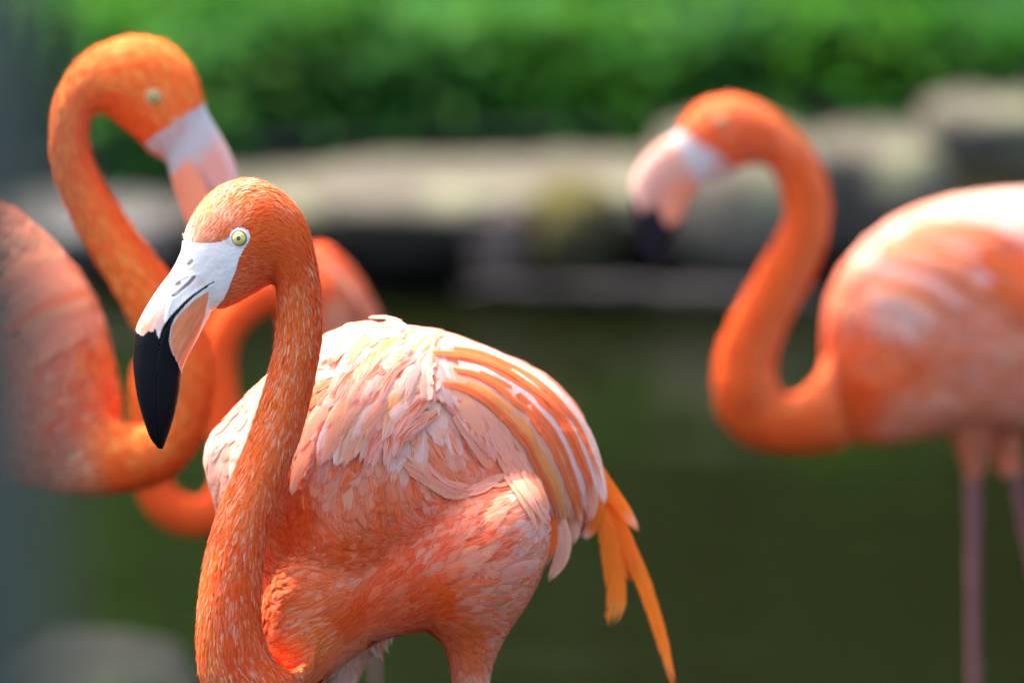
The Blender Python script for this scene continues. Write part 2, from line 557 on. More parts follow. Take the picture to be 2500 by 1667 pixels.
def mesh_bvh(me):
    co = np.empty(len(me.vertices) * 3, np.float32); me.vertices.foreach_get("co", co)
    co = co.reshape(-1, 3)
    return BVHTree.FromPolygons(co.tolist(), [tuple(p.vertices) for p in me.polygons])


def verts_np(me):
    co = np.empty(len(me.vertices) * 3, np.float32); me.vertices.foreach_get("co", co)
    return co.reshape(-1, 3).astype(float)


def hit_px(bvh, px, py):
    d = P(px, py, 1.0) - CAMP
    d /= np.linalg.norm(d)
    loc, no, i, dist = bvh.ray_cast(Vector(CAMP), Vector(d))
    return (np.array(loc), np.array(no)) if loc is not None else (None, None)


def set_cols(me, cols):
    a = me.attributes.get("Col") or me.attributes.new("Col", 'FLOAT_COLOR', 'POINT')
    c = np.ones((len(me.vertices), 4), np.float32); c[:, :3] = cols
    a.data.foreach_set("color", c.ravel())


def jitter(c, amt=0.08):
    c = np.array(c, float)
    one = c.ndim == 1
    c = np.atleast_2d(c) * (1 + RNG.normal(0, amt, (c.size // 3, 1)))
    c[:, 1] *= 1 + RNG.normal(0, amt * 0.8, len(c))
    c = np.clip(c, 0.01, 0.97)
    return c[0] if one else c


def thin(pts, radius, along, k=2.6):
    """keep feather roots radius[i] apart across the flow and k times that along it, first come first kept"""
    cell = float(np.max(radius)) * k
    grid, keep = {}, []
    for i, p in enumerate(pts):
        g = (int(p[0] // cell), int(p[1] // cell), int(p[2] // cell))
        near = [o for a in (-1, 0, 1) for b in (-1, 0, 1) for d in (-1, 0, 1) for o in grid.get((g[0] + a, g[1] + b, g[2] + d), ())]
        if near:
            dx = np.array(near) - p
            al = dx @ along[i]
            if (((dx * dx).sum(1) - al * al + (al / k) ** 2) < radius[i] ** 2).any(): continue
        grid.setdefault(g, []).append(p); keep.append(i)
    return np.array(keep, int)


def body_ribs(rows, zc, slope, xc, w, xm, xr, wpow=2.0):
    """vertical sections: rows x, top, bottom"""
    out = []
    for r in rows:
        x, t, b = r[:3]
        f = max(0.0, 1 - abs((x - xm) / xr) ** wpow) ** 0.5
        out.append((x, t, x, b, max(4, w * f) if len(r) < 4 else r[3], zc + slope * (x - xc) if len(r) < 5 else r[4]))
    return np.array(out, float)


def share(pts, k, scale=70.0, soft=0.30, mix=0.5):
    """how much of the second colour each feather takes: clumped, not salt and pepper"""
    n = np.array([noise.noise(Vector(p) * scale) for p in pts]) * 0.5 + 0.5
    r = (1 - mix) * np.clip((n - 0.5) * 1.5 + 0.5, 0, 1) + mix * RNG.random(len(pts))
    return smooth01(k - r + 0.5 * 0, -soft, soft)


def put(l, D, scale=MM_PX):
    """photograph-pixel loft -> world points"""
    f = l.reshape(-1, 3)
    return P(f[:, 0], f[:, 1], D + f[:, 2] * scale)

# ================================================================== SETTING
def build_ground():
    ys = np.concatenate([[-60, -10, 0], np.linspace(4, 7.0, 7), np.linspace(7.2, 8.2, 21), [8.6, 9, 10, 11, 12, 14, 16, 22, 30, 40, 80, 300]])
    xs = np.concatenate([[-300, -80, -30, -10], np.linspace(-5, 5, 41), [10, 30, 80, 300]])
    v = []
    for y in ys:
        for x in xs:
            z = -0.30 + 0.40 * float(smooth01(np.array(y), 7.35, 7.75)) + 0.03 * max(0.0, min(y, 30) - 8.0) + 0.55 * max(0.0, min(y, 40) - 11.0)  # steep far rise is added out of view to block the sky's reflection
            if abs(x) < 6 and 4 < y < 10:
                z += 0.02 * noise.noise((x * 2.3, y * 2.3, 0.3))
            v.append((x, y, z))
    nx = len(xs)
    f = [(j * nx + i, j * nx + i + 1, (j + 1) * nx + i + 1, (j + 1) * nx + i) for j in range(len(ys) - 1) for i in range(nx - 1)]
    o = new_obj('ground', mesh_from('ground', np.array(v), f), None, M_SOIL)
    tag(o, 'dark soil of the pond bed and the bank behind it', kind='structure')


def build_water():
    v = np.array([(-40, -20, 0), (40, -20, 0), (40, 7.9, 0), (-40, 7.9, 0)], float)
    o = new_obj('pond_water', mesh_from('pond_water', v, [(0, 1, 2, 3)]), None, M_WATER)
    tag(o, 'dark green still pond water', kind='structure')


def rock_mesh(name, size, seed, rough=0.18, box=0.55, sub=4):
    bm = bmesh.new()
    bmesh.ops.create_cube(bm, size=2.0)
    bmesh.ops.subdivide_edges(bm, edges=bm.edges[:], cuts=2 ** (sub - 1) - 1, use_grid_fill=True)
    for vtx in bm.verts:
        c = vtx.co.copy()
        s = c.normalized()
        c = c * box + s * (1 - box) * 1.15
        n = noise.fractal(c * 1.3 + Vector((seed * 3.1, seed * 1.7, seed)), 0.9, 2.1, 4)
        c *= 1 + rough * n
        vtx.co = Vector((c.x * size[0] / 2, c.y * size[1] / 2, c.z * size[2] / 2))
    me = bpy.data.meshes.new(name)
    bm.to_mesh(me); bm.free()
    return me


def rock(px, py, D, w_px, h_px, depth, mat, label, seed, rot=0.0, rough=0.18, box=0.55, name='bank_stone', cat='stone', group='stones edging the pond'):
    c = P(px, py, D)
    k = KX * D
    me = rock_mesh(name, (w_px * k, depth, h_px * k), seed, rough, box)
    o = new_obj(name, me, None, mat)
    o.location = c
    o.rotation_euler = (0, 0, rot)
    tag(o, label, cat, group)
    return o


def build_bank():
    slab = [
        (690, 492, 7.50, 430, 75, 0.24, 'flat grey bank slab just right of the sharp flamingo\'s head'),
        (1060, 474, 7.46, 560, 80, 0.30, 'long flat sunlit bank slab left of the dark hollow'),
        (1470, 470, 7.50, 420, 105, 0.30, 'pale bank slab between the hollow and the far flamingo\'s bill'),
    ]
    for i, (x, y, D, w, h, dp, lab) in enumerate(slab):
        rock(x, y, D, w, h, dp, M_STONE, lab, i + 1, rot=0.05 * (i - 1), rough=0.16, box=0.72)
    rock(150, 545, 7.52, 640, 80, 0.26, M_DARKROCK, 'low dark bank slab behind the arched neck of the left flamingo', 5, rough=0.16, box=0.72)
    rock(-520, 545, 7.52, 640, 110, 0.28, M_STONE, 'bank slab past the left edge of the picture', 6, rough=0.16, box=0.72)
    rock(2900, 330, 7.62, 520, 260, 0.30, M_STONE, 'bank stone past the right edge of the picture', 7, rough=0.16, box=0.6)
    rock(1800, 500, 7.50, 400, 330, 0.30, M_STONE, 'big pale rounded stone inside the neck curve of the right flamingo', 11, box=0.5)
    rock(2120, 450, 7.60, 360, 280, 0.3, M_STONE, 'tan upright stone between the right flamingo\'s neck and back', 12, box=0.6)
    rock(2400, 300, 7.62, 300, 150, 0.26, M_STONE, 'pale flat stone at the right edge above the flamingo\'s back', 13, box=0.7)
    rock(2430, 440, 7.60, 380, 130, 0.25, M_MOSS, 'dark mossy stone under the pale stone at the right edge', 14, box=0.6)
    rock(1400, 560, 7.36, 190, 210, 0.16, M_MOSS, 'round yellow-green mossy stone under the middle slab', 15, box=0.35)
    rock(1225, 580, 7.36, 150, 190, 0.10, M_STUMP, 'brown stump standing in the dark hollow under the slab', 16, box=0.6, name='wood_stump', cat='stump', group=None)
    rock(950, 590, 7.64, 420, 240, 0.16, M_DARKROCK, 'dark wet rock in the hollow right of the sharp flamingo\'s head', 17)
    rock(1600, 640, 7.6, 300, 200, 0.16, M_DARKROCK, 'shade-darkened rock below the pale rounded stone', 18)
    rock(480, 620, 7.62, 560, 240, 0.2, M_DARKROCK, 'shade-darkened rock behind the two left heads', 19)
    rock(2250, 640, 7.62, 700, 200, 0.2, M_DARKROCK, 'dark wet rock behind the right flamingo\'s body', 20)
    rock(240, 1700, 5.75, 520, 200, 0.30, M_GREYROCK, 'grey low stone in the water at the lower left corner', 21, box=0.0, group=None)
    # dark cable strung along the top of the bank
    cps = [(-100, 392), (300, 378), (600, 352), (900, 340), (1250, 322), (1600, 306), (1900, 285), (2150, 250), (2350, 215), (2600, 185)]
    t = MeshTubes()
    cp = catmull(np.array(cps, float), 50)
    t.tube(P(cp[:, 0], cp[:, 1], np.full(50, 7.66)), [0.007] * 50, 8)
    v = np.vstack(t.v); bs_ = v.mean(0)
    o = new_obj('cable', mesh_from('cable', v - bs_, t.f), None, M_DARKROCK)
    o.location = bs_
    tag(o, 'thin dark cable running along the top of the stone bank', 'cable')
    # half-sunk log lying in the water in front of the bank
    pts = np.array([(1120, 712), (1300, 708), (1500, 715), (1700, 722), (1900, 730), (2020, 742)])
    rr = np.array([8, 20, 25, 26, 22, 9])
    rib = tube_ribs(pts, rr, np.zeros(len(pts)))
    L = loft(rib, 60, 20)
    v = put(L, 7.22, KX * 7.22)
    for i in range(len(v)):
        v[i] += 0.006 * noise.noise(Vector(v[i]) * 25)
    base = v.mean(0)
    o = new_obj('fallen_log', mesh_from('fallen_log', v - base, grid_faces(60, 20)), None, M_BARK)
    o.location = base
    tag(o, 'half-sunk dark log lying along the bank under the far flamingo\'s bill', 'log')


def leaf_cloud(n, rx, ry, h, size, base_col, rng, droop=0.3):
    a = rng.random(n) * 2 * math.pi
    r = np.sqrt(rng.random(n))
    z = h * rng.random(n) ** 0.8
    wz = 0.65 + 0.45 * np.sin(math.pi * np.minimum(1, z / h * 0.9 + 0.15))
    p = np.stack([rx * r * np.cos(a) * wz, ry * r * np.sin(a) * wz, z], 1)
    d = unit(np.stack([np.cos(a) + rng.normal(0, .5, n), np.sin(a) + rng.normal(0, .5, n), 0.4 + rng.normal(0, .5, n) - droop], 1))
    sd = unit(cross(d, np.stack([rng.normal(0, .35, n), rng.normal(0, .35, n), np.ones(n)], 1)))
    up = cross(sd, d)
    L = (size * (0.7 + 0.6 * rng.random(n)))[:, None]
    w = L * 0.24
    v = np.stack([p, p + d * L * .4 + sd * w - up * w * .25, p + d * L * .4, p + d * L * .4 - sd * w - up * w * .25, p + d * L - up * L * .18], 1).reshape(-1, 3)
    f = np.array([(0, 1, 2), (0, 2, 3), (1, 4, 2), (2, 4, 3)])
    f = (f[None] + (np.arange(n) * 5)[:, None, None]).reshape(-1, 3).tolist()
    c = base_col * (0.75 + 0.5 * rng.random((n, 1)))
    c[:, 0] *= 1 + 0.25 * rng.normal(0, 1, n)
    return v, f, np.repeat(np.clip(c, 0.005, 0.9), 5, axis=0)


def build_plants():
    rng = np.random.default_rng(21)
    greens = [np.array(g) for g in ((0.038, 0.15, 0.014), (0.05, 0.185, 0.010), (0.032, 0.125, 0.022), (0.062, 0.21, 0.034), (0.017, 0.078, 0.018))]
    spots = [(-60, 0), (170, 1), (430, 3), (700, 0), (930, 2), (1130, 3), (1330, 1), (1530, 0), (1720, 3), (1900, 4), (2080, 1), (2270, 4), (2440, 0), (2600, 2)]
    where = ['behind the grey post at the left edge', 'left of the arched neck of the left flamingo', 'above the head of the left flamingo',
             'right of the left flamingo\'s head', 'above the flat pale slab', 'left of the picture\'s top centre', 'at the top centre of the picture',
             'right of the top centre', 'above the far flamingo\'s head', 'right of the far flamingo\'s crown', 'above the tan upright stone',
             'left of the pale stone at the right edge', 'in the upper right corner', 'past the right edge of the picture']
    tone = {0: 'mid green leafy', 1: 'bright green leafy', 2: 'deep green leafy', 3: 'pale lush green', 4: 'dark green'}
    for i, (px, g) in enumerate(spots):
        D = 7.74 + 0.08 * rng.random()
        b = P(px, 300, D); b[2] = 0.05
        e = empty('bank_plant', b, f'{tone[g]} plant on the bank {where[i]}', 'plant', 'plants along the bank')
        v, f, c = leaf_cloud(1000, 0.16, 0.13, 0.17 + 0.07 * rng.random(), 0.038, greens[g], rng)
        new_obj('foliage', mesh_from('foliage', v, f, c), e, M_LEAF, smooth=False)
        st = MeshTubes()
        for k in range(7):
            a = rng.random() * 6.28; tip = np.array((0.10 * math.cos(a), 0.09 * math.sin(a), 0.15))
            st.tube([(0.02 * math.cos(a), 0.02 * math.sin(a), -0.05), tip * 0.5 + np.array((0, 0, .02)), tip], [0.006, 0.004, 0.002])
        me = mesh_from('stems', np.vstack(st.v), st.f, np.tile((0.06, 0.10, 0.03), (st.n, 1)))
        new_obj('stems', me, e, M_LEAF)
    # low ground cover behind them, then unseen foliage added to darken the water's reflection
    def mass(name, n, y0, y1, xw, leaves, rx, h, size, dim, label, cat):
        v, f, c = [], [], []; k0 = 0
        for i in range(n):
            x = -xw + 2 * xw * rng.random(); y = y0 + rng.random() * (y1 - y0)
            a, b2, c2 = leaf_cloud(leaves, rx, rx * .8, h * (0.7 + 0.6 * rng.random()), size, greens[rng.integers(0, 5)] * dim * (rng.choice([0.1, 0.3, 1.0, 2.0]) if dim < 1 else 1.0), rng)
            zb = 0.08 + 0.03 * max(0, y - 8) + 0.55 * max(0, y - 11)
            v.append(a + np.array((x, y, zb))); f += (np.array(b2) + k0).tolist(); c.append(c2); k0 += len(a)
        o = new_obj(name, mesh_from(name, np.vstack(v), f, np.vstack(c)), None, M_LEAF, smooth=False)
        tag(o, label, cat, kind='stuff')
    mass('ground_cover', 210, 7.85, 9.9, 3.0, 330, 0.17, 0.17, 0.048, 1.0, 'low green ground cover filling the background behind the bank plants', 'ground cover')
    mass('reflection_foliage', 60, 10.4, 13.4, 5.0, 450, 0.6, 1.6, 0.15, 0.42, 'unseen dark foliage added far behind the ground cover to darken the water reflection', 'reflection_foliage')


class MeshTubes:
    def __init__(self):
        self.v, self.f, self.n = [], [], 0

    def tube(self, pts, rad, seg=6):
        pts = np.asarray(pts, float)
        t = np.gradient(pts, axis=0); t /= np.linalg.norm(t, axis=1)[:, None]
        a = np.cross(t, (0.31, 0.87, 0.21)); a /= np.linalg.norm(a, axis=1)[:, None]
        b = np.cross(t, a)
        th = np.linspace(0, 2 * math.pi, seg, endpoint=False)
        r = np.asarray(rad)[:, None, None]
        X = pts[:, None, :] + r * (a[:, None, :] * np.cos(th)[None, :, None] + b[:, None, :] * np.sin(th)[None, :, None])
        self.v.append(X.reshape(-1, 3))
        self.f += [tuple(i + self.n for i in f) for f in grid_faces(len(pts), seg)]
        self.n += len(pts) * seg


def build_post():
    k = KX * 1.62
    x1 = (72 - 1250) * k
    w = 0.075
    bm = bmesh.new()
    bmesh.ops.create_cube(bm, size=1.0)
    for vtx in bm.verts:
        vtx.co = Vector((vtx.co.x * w, vtx.co.y * w, (vtx.co.z + 0.5) * 2.3))
    bmesh.ops.bevel(bm, geom=[e for e in bm.edges], offset=0.008, segments=3, affect='EDGES')
    me = bpy.data.meshes.new('fence_post'); bm.to_mesh(me); bm.free()
    o = new_obj('fence_post', me, None, M_POST)
    o.location = (x1 - w / 2, 1.62, -0.3)
    tag(o, 'blurred grey-green post close to the camera along the left edge', 'post')


build_ground()
build_water()
build_bank()
build_plants()
build_post()

# ================================================================== FLAMINGOS
def C1(x, y):
    """coordinates measured in the enlarged head view -> photograph pixels"""
    return 280 + x / 2.178, 400 + y / 2.178


def rib_list(rows, conv=None):
    out = []
    for ax, ay, bx, by, w, z in rows:
        if conv:
            ax, ay = conv(ax, ay); bx, by = conv(bx, by)
        out.append((ax, ay, bx, by, w, z))
    return out


def leg_loft(D, top, foot_x, z, knee_dx=10, r=11, ground=-0.24):
    """thin leg from the end of the thigh (pixels) down to the pond bed -> world verts, faces"""
    p0 = P(top[0], top[1], D + z * MM_PX)
    foot = np.array((p0[0] + foot_x, p0[1], ground))
    knee = p0 * 0.52 + foot * 0.48 + np.array((knee_dx * MM_PX, 0.015, 0))
    k = r * MM_PX
    t = MeshTubes()
    t.tube([p0 + np.array((0, 0, .03)), p0 * .6 + knee * .4, knee + (0, 0, .02), knee, knee - (0, 0, .02), knee * .5 + foot * .5, foot + (0, 0, .01)],
           [k * 1.5, k, k * 1.15, k * 1.7, k * 1.15, k * .85, k * 1.2], 10)
    parts = [(np.vstack(t.v), t.f)]
    for a in (-0.5, 0, 0.5):                                      # three webbed toes
        t2 = MeshTubes()
        tip = foot + np.array((-math.cos(a) * 0.075, -math.sin(a) * 0.075 - 0.02, 0.004))
        t2.tube([foot + (0.005, 0, .012), foot * .5 + tip * .5 + (0, 0, .008), tip], [k * 1.0, k * .8, k * .4], 8)
        parts.append((np.vstack(t2.v), t2.f))
    return parts


def build_eye(parent, base, centre, nrm, r_eye, tone=1.0):
    """eyeball with iris and pupil, set in a pale ring of skin"""
    nrm = np.asarray(nrm, float); nrm /= np.linalg.norm(nrm)
    a = np.cross(nrm, (0, 0, 1.0)); a /= np.linalg.norm(a); b = np.cross(a, nrm)
    nu, nv = 40, 48
    v, c = [], []
    for i in range(nu):
        ph = (i / (nu - 1)) * math.pi * 0.5
        for j in range(nv):
            th = 2 * math.pi * j / nv
            rr = math.sin(ph)
            q = nrm * math.cos(ph) * 0.62 + (a * math.cos(th) + b * math.sin(th)) * rr
            v.append(centre + q * r_eye)
            g = 0.5 + 0.5 * math.sin(th * 17 + 3 * math.sin(th * 5))
            if rr < 0.24: col = (0.004, 0.004, 0.004)
            elif rr < 0.30: col = (0.20, 0.15, 0.02)
            elif rr < 0.82: col = (0.60 + .1 * g, 0.50 + .08 * g, 0.09 + .05 * g) if rr > .42 else (0.70, 0.62, 0.16)
            elif rr < 0.93: col = (0.34, 0.24, 0.04)
            else: col = (0.05, 0.04, 0.03)
            c.append(col)
    me = mesh_from('eye', np.array(v) - base, grid_faces(nu, nv, False), np.array(c) * tone)
    eye = new_obj('eye', me, parent, M_EYE)
    # ring of pale skin
    v, c = [], []
    ns, nt_ = 56, 14
    for i in range(ns):
        th = 2 * math.pi * i / ns
        d = a * math.cos(th) + b * math.sin(th)
        thick = 0.17 + 0.06 * math.sin(th + 0.6)
        for j in range(nt_):
            p = 2 * math.pi * j / nt_
            q = d * (1.10 + thick * 0.8 * math.cos(p)) + nrm * (0.02 + thick * 0.85 * math.sin(p))
            v.append(centre + q * r_eye)
            inner = smooth01(np.array(-math.cos(p)), 0.55, 0.95)
            c.append(np.array((0.80, 0.76, 0.70)) * (1 - inner) + np.array((0.42, 0.33, 0.20)) * inner)
    f = []
    for i in range(ns):
        for j in range(nt_):
            i2, j2 = (i + 1) % ns, (j + 1) % nt_
            f.append((i * nt_ + j, i2 * nt_ + j, i2 * nt_ + j2, i * nt_ + j2))
    new_obj('eyelid', mesh_from('eyelid', np.array(v) - base, f, np.array(c) * np.array((1, tone, tone * tone))), eye, M_FACE)
    return eye


def lay(bvh, pts, nrs, d, length, n, lift0, lift1, jit):
    """walk every feather over the surface -> kept indices, paths, normals"""
    dd = unit(d - nrs * (d * nrs).sum(1)[:, None])
    dd = unit(dd + cross(dd, nrs) * RNG.normal(0, jit, (len(pts), 1)))
    idx, P_l, N_l = [], [], []
    for i in range(len(pts)):
        path, nn = surf_path(bvh, pts[i], dd[i], length[i], n, lift0[i], lift1[i])
        if path is None or len(path) < n: continue
        idx.append(i); P_l.append(path); N_l.append(nn)
    return np.array(idx), np.array(P_l), np.array(N_l)


def scatter_small(name, root, base, bvh, pts, nrs, field, len_k, wid_k, lift, n=3, jit=0.22, mix=0.8, mat=None):
    """small lancet feathers, one strip each, joined"""
    d, c1, c2, k, L, Wd = field.sample(pts)
    sh = share(pts, k, mix=mix)[:, None]
    m = len(pts)
    i, pa, nn = lay(bvh, pts, nrs, d, L * len_k * MM_PX * (0.55 + 0.9 * RNG.random(m)), n, np.full(m, lift * .25), lift * (0.7 + 0.9 * RNG.random(m) + 1.3 * (RNG.random(m) < 0.06)), jit)
    c = jitter(c1 * (1 - sh) + c2 * sh, 0.06)[i]
    tip = np.clip(c * (1.03 + 0.12 * RNG.random((len(i), 1))), 0, .96)
    o = build_vanes(name, M_SMALL, root, base, pa, nn, (Wd * wid_k * MM_PX * (0.75 + 0.5 * RNG.random(m)))[i], 'lance', c, c * 0.97, tip, np.clip(c * np.array((1.02, 1.25, 1.3)), 0, .96), m=3, camber=0.25)
    o["kind"] = "stuff"


def scatter_contour(name, root, base, bvh, pts, nrs, field, lift, n=7, m=5, jit=0.14, prof='contour', len_k=1.0, wid_k=1.0, mix=0.65, space=0.42):
    """body feathers in an even, shingled coat, joined"""
    s0 = field.sample(pts)
    keep = thin(pts, s0[5] * space * MM_PX, unit(s0[0] - nrs * (s0[0] * nrs).sum(1)[:, None]))
    pts, nrs = pts[keep], nrs[keep]
    d, c1, c2, k, L, Wd = field.sample(pts)
    sh = share(pts, k, mix=mix, soft=0.16)[:, None]
    q = len(pts)
    i, pa, nn = lay(bvh, pts, nrs, d, L * len_k * MM_PX * (0.75 + 0.5 * RNG.random(q)), n, np.full(q, lift * .15), lift * (0.92 + 0.16 * RNG.random(q)), jit)
    c = jitter(c1 * (1 - sh) + c2 * sh, 0.05)
    o = c2 * (1 - sh) + c1 * sh
    c, o = c[i], o[i]
    ob = build_vanes(name, M_FEATHER, root, base, pa, nn, (Wd * wid_k * MM_PX * (0.75 + 0.5 * RNG.random(q)))[i], prof, c, c * 0.88 + o * 0.12, c * .92 + o * .08, c * 0.62 + o * 0.38, m=m, camber=0.07)
    ob["kind"] = "stuff"


def px_path(bvh, pts, n, lift0, lift1, z_default=None, D=FOCUS, smooth_end=True):
    """a curve drawn over the bird: control points px, py (optionally z) laid on the surface"""
    cp = catmull(np.array([p[:2] for p in pts], float), n)
    zs = [None] * n
    nr = [None] * n
    given = len(pts[0]) > 2
    if given:
        zz = catmull(np.array([(p[2], 0) for p in pts], float), n)[:, 0]
    out, nn = [], []
    last = None
    for i in range(n):
        if given:
            w = P(cp[i, 0], cp[i, 1], D + zz[i] * MM_PX)
            no = -FWD * 0.8 + UP * 0.35 + RIGHT * 0.25
            no /= np.linalg.norm(no)
        else:
            w, no = hit_px(bvh, cp[i, 0], cp[i, 1])
            if w is None:
                dd = last if last is not None else D
                w = P(cp[i, 0], cp[i, 1], dd)
                no = nn[-1] if nn else -FWD
            else:
                dnew = to_px(w)[2]
                if last is not None and abs(dnew - last) > 0.05:   # slid off an edge: keep depth
                    w = P(cp[i, 0], cp[i, 1], last); no = nn[-1]
                else:
                    last = dnew
        v = i / (n - 1)
        out.append(w + no * (lift0 + (lift1 - lift0) * v)); nn.append(no)
    nn = np.array(nn)
    for _ in range(2):
        nn[1:-1] = (nn[:-2] + nn[1:-1] + nn[2:]) / 3
    nn /= np.linalg.norm(nn, axis=1)[:, None]
    return np.array(out), nn


def feather_obj(name, parent, base, path, nn, width, prof, cm, ce, ct, m=7, camber=0.06, twist=0.0, label=None, c2=None):
    r = lambda x: np.asarray(x, float)[None]
    c2 = cm * 0.6 + ce * 0.4 if c2 is None else c2
    o = build_vanes(name, M_FEATHER, parent, base, path[None], nn[None], np.array([width]), prof, r(cm), r(ce), r(ct), r(c2), m, camber, twist)
    if label: o["label"] = label
    return o


# ------------------------------------------------------------------ the sharp flamingo in front
HEAD = rib_list([
    (362, 402, 525, 775, 58, 0), (395, 315, 600, 762, 66, 0), (445, 232, 690, 716, 78, 0), (520, 150, 770, 668, 88, 0),
    (610, 98, 820, 637, 93, 0), (710, 80, 845, 618, 93, 0), (820, 108, 856, 628, 88, 0), (920, 180, 862, 655, 80, 0),
    (1000, 280, 864, 695, 72, 0), (1040, 385, 867, 740, 65, 0), (1064, 490, 869, 790, 60, 0), (1086, 620, 869, 840, 57, 0),
    (1098, 740, 866, 892, 56, 0), (1100, 860, 856, 950, 56, 0)], C1)
NECK = [(782, 845, 667, 868, 57, -2), (761, 957, 643, 955, 58, -8), (733, 1063, 608, 1063, 62, -18), (695, 1165, 565, 1170, 66, -34),
        (662, 1270, 526, 1265, 70, -52), (643, 1370, 499, 1370, 74, -66), (635, 1465, 484, 1485, 78, -75), (640, 1540, 481, 1575, 80, -76),
        (664, 1605, 498, 1680, 82, -70), (705, 1640, 590, 1755, 84, -50), (745, 1615, 690, 1725, 75, 10), (770, 1570, 760, 1660, 60, 70)]
CHEST = np.array([(645, 1480, 645, 1570, 20, 80), (680, 1380, 680, 1645, 92, 105), (730, 1330, 730, 1690, 122, 135), (790, 1300, 790, 1652, 125, 165), (850, 1300, 850, 1602, 120, 200),
                  (920, 1330, 920, 1560, 95, 240), (990, 1380, 990, 1520, 40, 280)], float)
BELLY = np.array([(810, 1350, 810, 1590, 40, 190), (880, 1290, 880, 1572, 92, 205), (960, 1250, 960, 1545, 110, 226), (1050, 1225, 1050, 1528, 116, 246), (1130, 1225, 1130, 1500, 108, 262),
                  (1210, 1290, 1210, 1440, 60, 270)], float)
BILL = rib_list([
    (362, 405, 525, 775, 58, 0), (350, 470, 500, 815, 57, 0), (300, 570, 470, 870, 55, 0), (240, 650, 440, 930, 52, 0), (180, 740, 405, 995, 50, 0),
    (130, 830, 372, 1065, 48, 0), (108, 900, 354, 1125, 46, 0), (98, 1020, 347, 1195, 43, 0), (101, 1110, 334, 1270, 40, 0), (120, 1240, 316, 1350, 34, 0),
    (150, 1350, 295, 1415, 26, 0), (185, 1450, 270, 1483, 15, 0), (230, 1512, 255, 1516, 4, 0)], C1)
BODY = body_ribs([
    (505, 1110, 1130, 20, 300), (515, 1072, 1170, 45, 300), (540, 1040, 1260, 75, 305), (590, 985, 1400, 150, 300), (640, 935, 1590, 225, 290),
    (690, 893, 1665, 285), (740, 853, 1690, 325), (785, 830, 1660), (830, 806, 1618), (880, 795, 1578), (945, 790, 1550), (1010, 801, 1530), (1080, 812, 1512), (1150, 838, 1490),
    (1220, 866, 1450), (1300, 902, 1400), (1350, 938, 1350), (1400, 992, 1310), (1440, 1058, 1270), (1465, 1116, 1240), (1478, 1165, 1205)],
    480, 0.44, 960, 395, 980, 505)
THIGH = np.array([(980, 1230, 1220, 1170, 70, 340), (980, 1300, 1305, 1180, 150, 300), (985, 1380, 1335, 1250, 180, 275), (1000, 1470, 1330, 1350, 165, 265),
                  (1045, 1532, 1290, 1450, 125, 270), (1085, 1565, 1232, 1540, 85, 280), (1103, 1615, 1200, 1605, 55, 285), (1112, 1670, 1186, 1672, 42, 290),
                  (1118, 1740, 1172, 1745, 30, 295), (1128, 1800, 1160, 1800, 17, 300)], float)
THIGH2 = np.array([(900, 1420, 1010, 1420, 60, 470), (850, 1520, 960, 1520, 60, 470), (822, 1590, 905, 1590, 50, 470), (806, 1650, 868, 1655, 36, 470),
                   (806, 1720, 850, 1720, 24, 470), (812, 1780, 842, 1780, 16, 470)], float)
FACE_POLY = [C1(*p) for p in [(340, 402), (400, 414), (460, 421), (530, 419), (575, 411), (610, 388), (622, 350), (668, 336), (712, 352), (724, 392), (708, 428), (690, 450),
             (662, 505), (648, 560), (618, 635), (600, 682), (580, 722), (532, 775), (500, 830), (470, 900), (0, 900), (0, 402)]]
BLACK_POLY = [C1(*p) for p in [(50, 885), (108, 885), (125, 905), (150, 917), (165, 902), (180, 890), (200, 895), (215, 878), (225, 905), (234, 937), (246, 895), (266, 852), (300, 808),
              (322, 798), (304, 850), (291, 900), (290, 945), (302, 1000), (325, 1040), (345, 1085), (356, 1120), (420, 1200), (420, 1700), (0, 1700)]]
LOWER_POLY = [C1(*p) for p in [(507, 672), (470, 690), (420, 722), (370, 768), (330, 812), (300, 860), (288, 940), (302, 1000), (345, 1085), (356, 1125), (376, 1080), (402, 1010),
              (436, 935), (458, 888), (484, 810), (498, 735)]]
MOUTH = [C1(*p) for p in [(528, 626), (500, 645), (470, 665), (420, 700), (370, 745), (320, 800), (285, 850), (258, 900), (240, 960), (228, 1080), (222, 1200), (222, 1330), (232, 1440), (243, 1512)]]
UPPER_SIDE = MOUTH + [C1(*p) for p in [(150, 1600), (-100, 1400), (-100, 300), (528, 300)]]


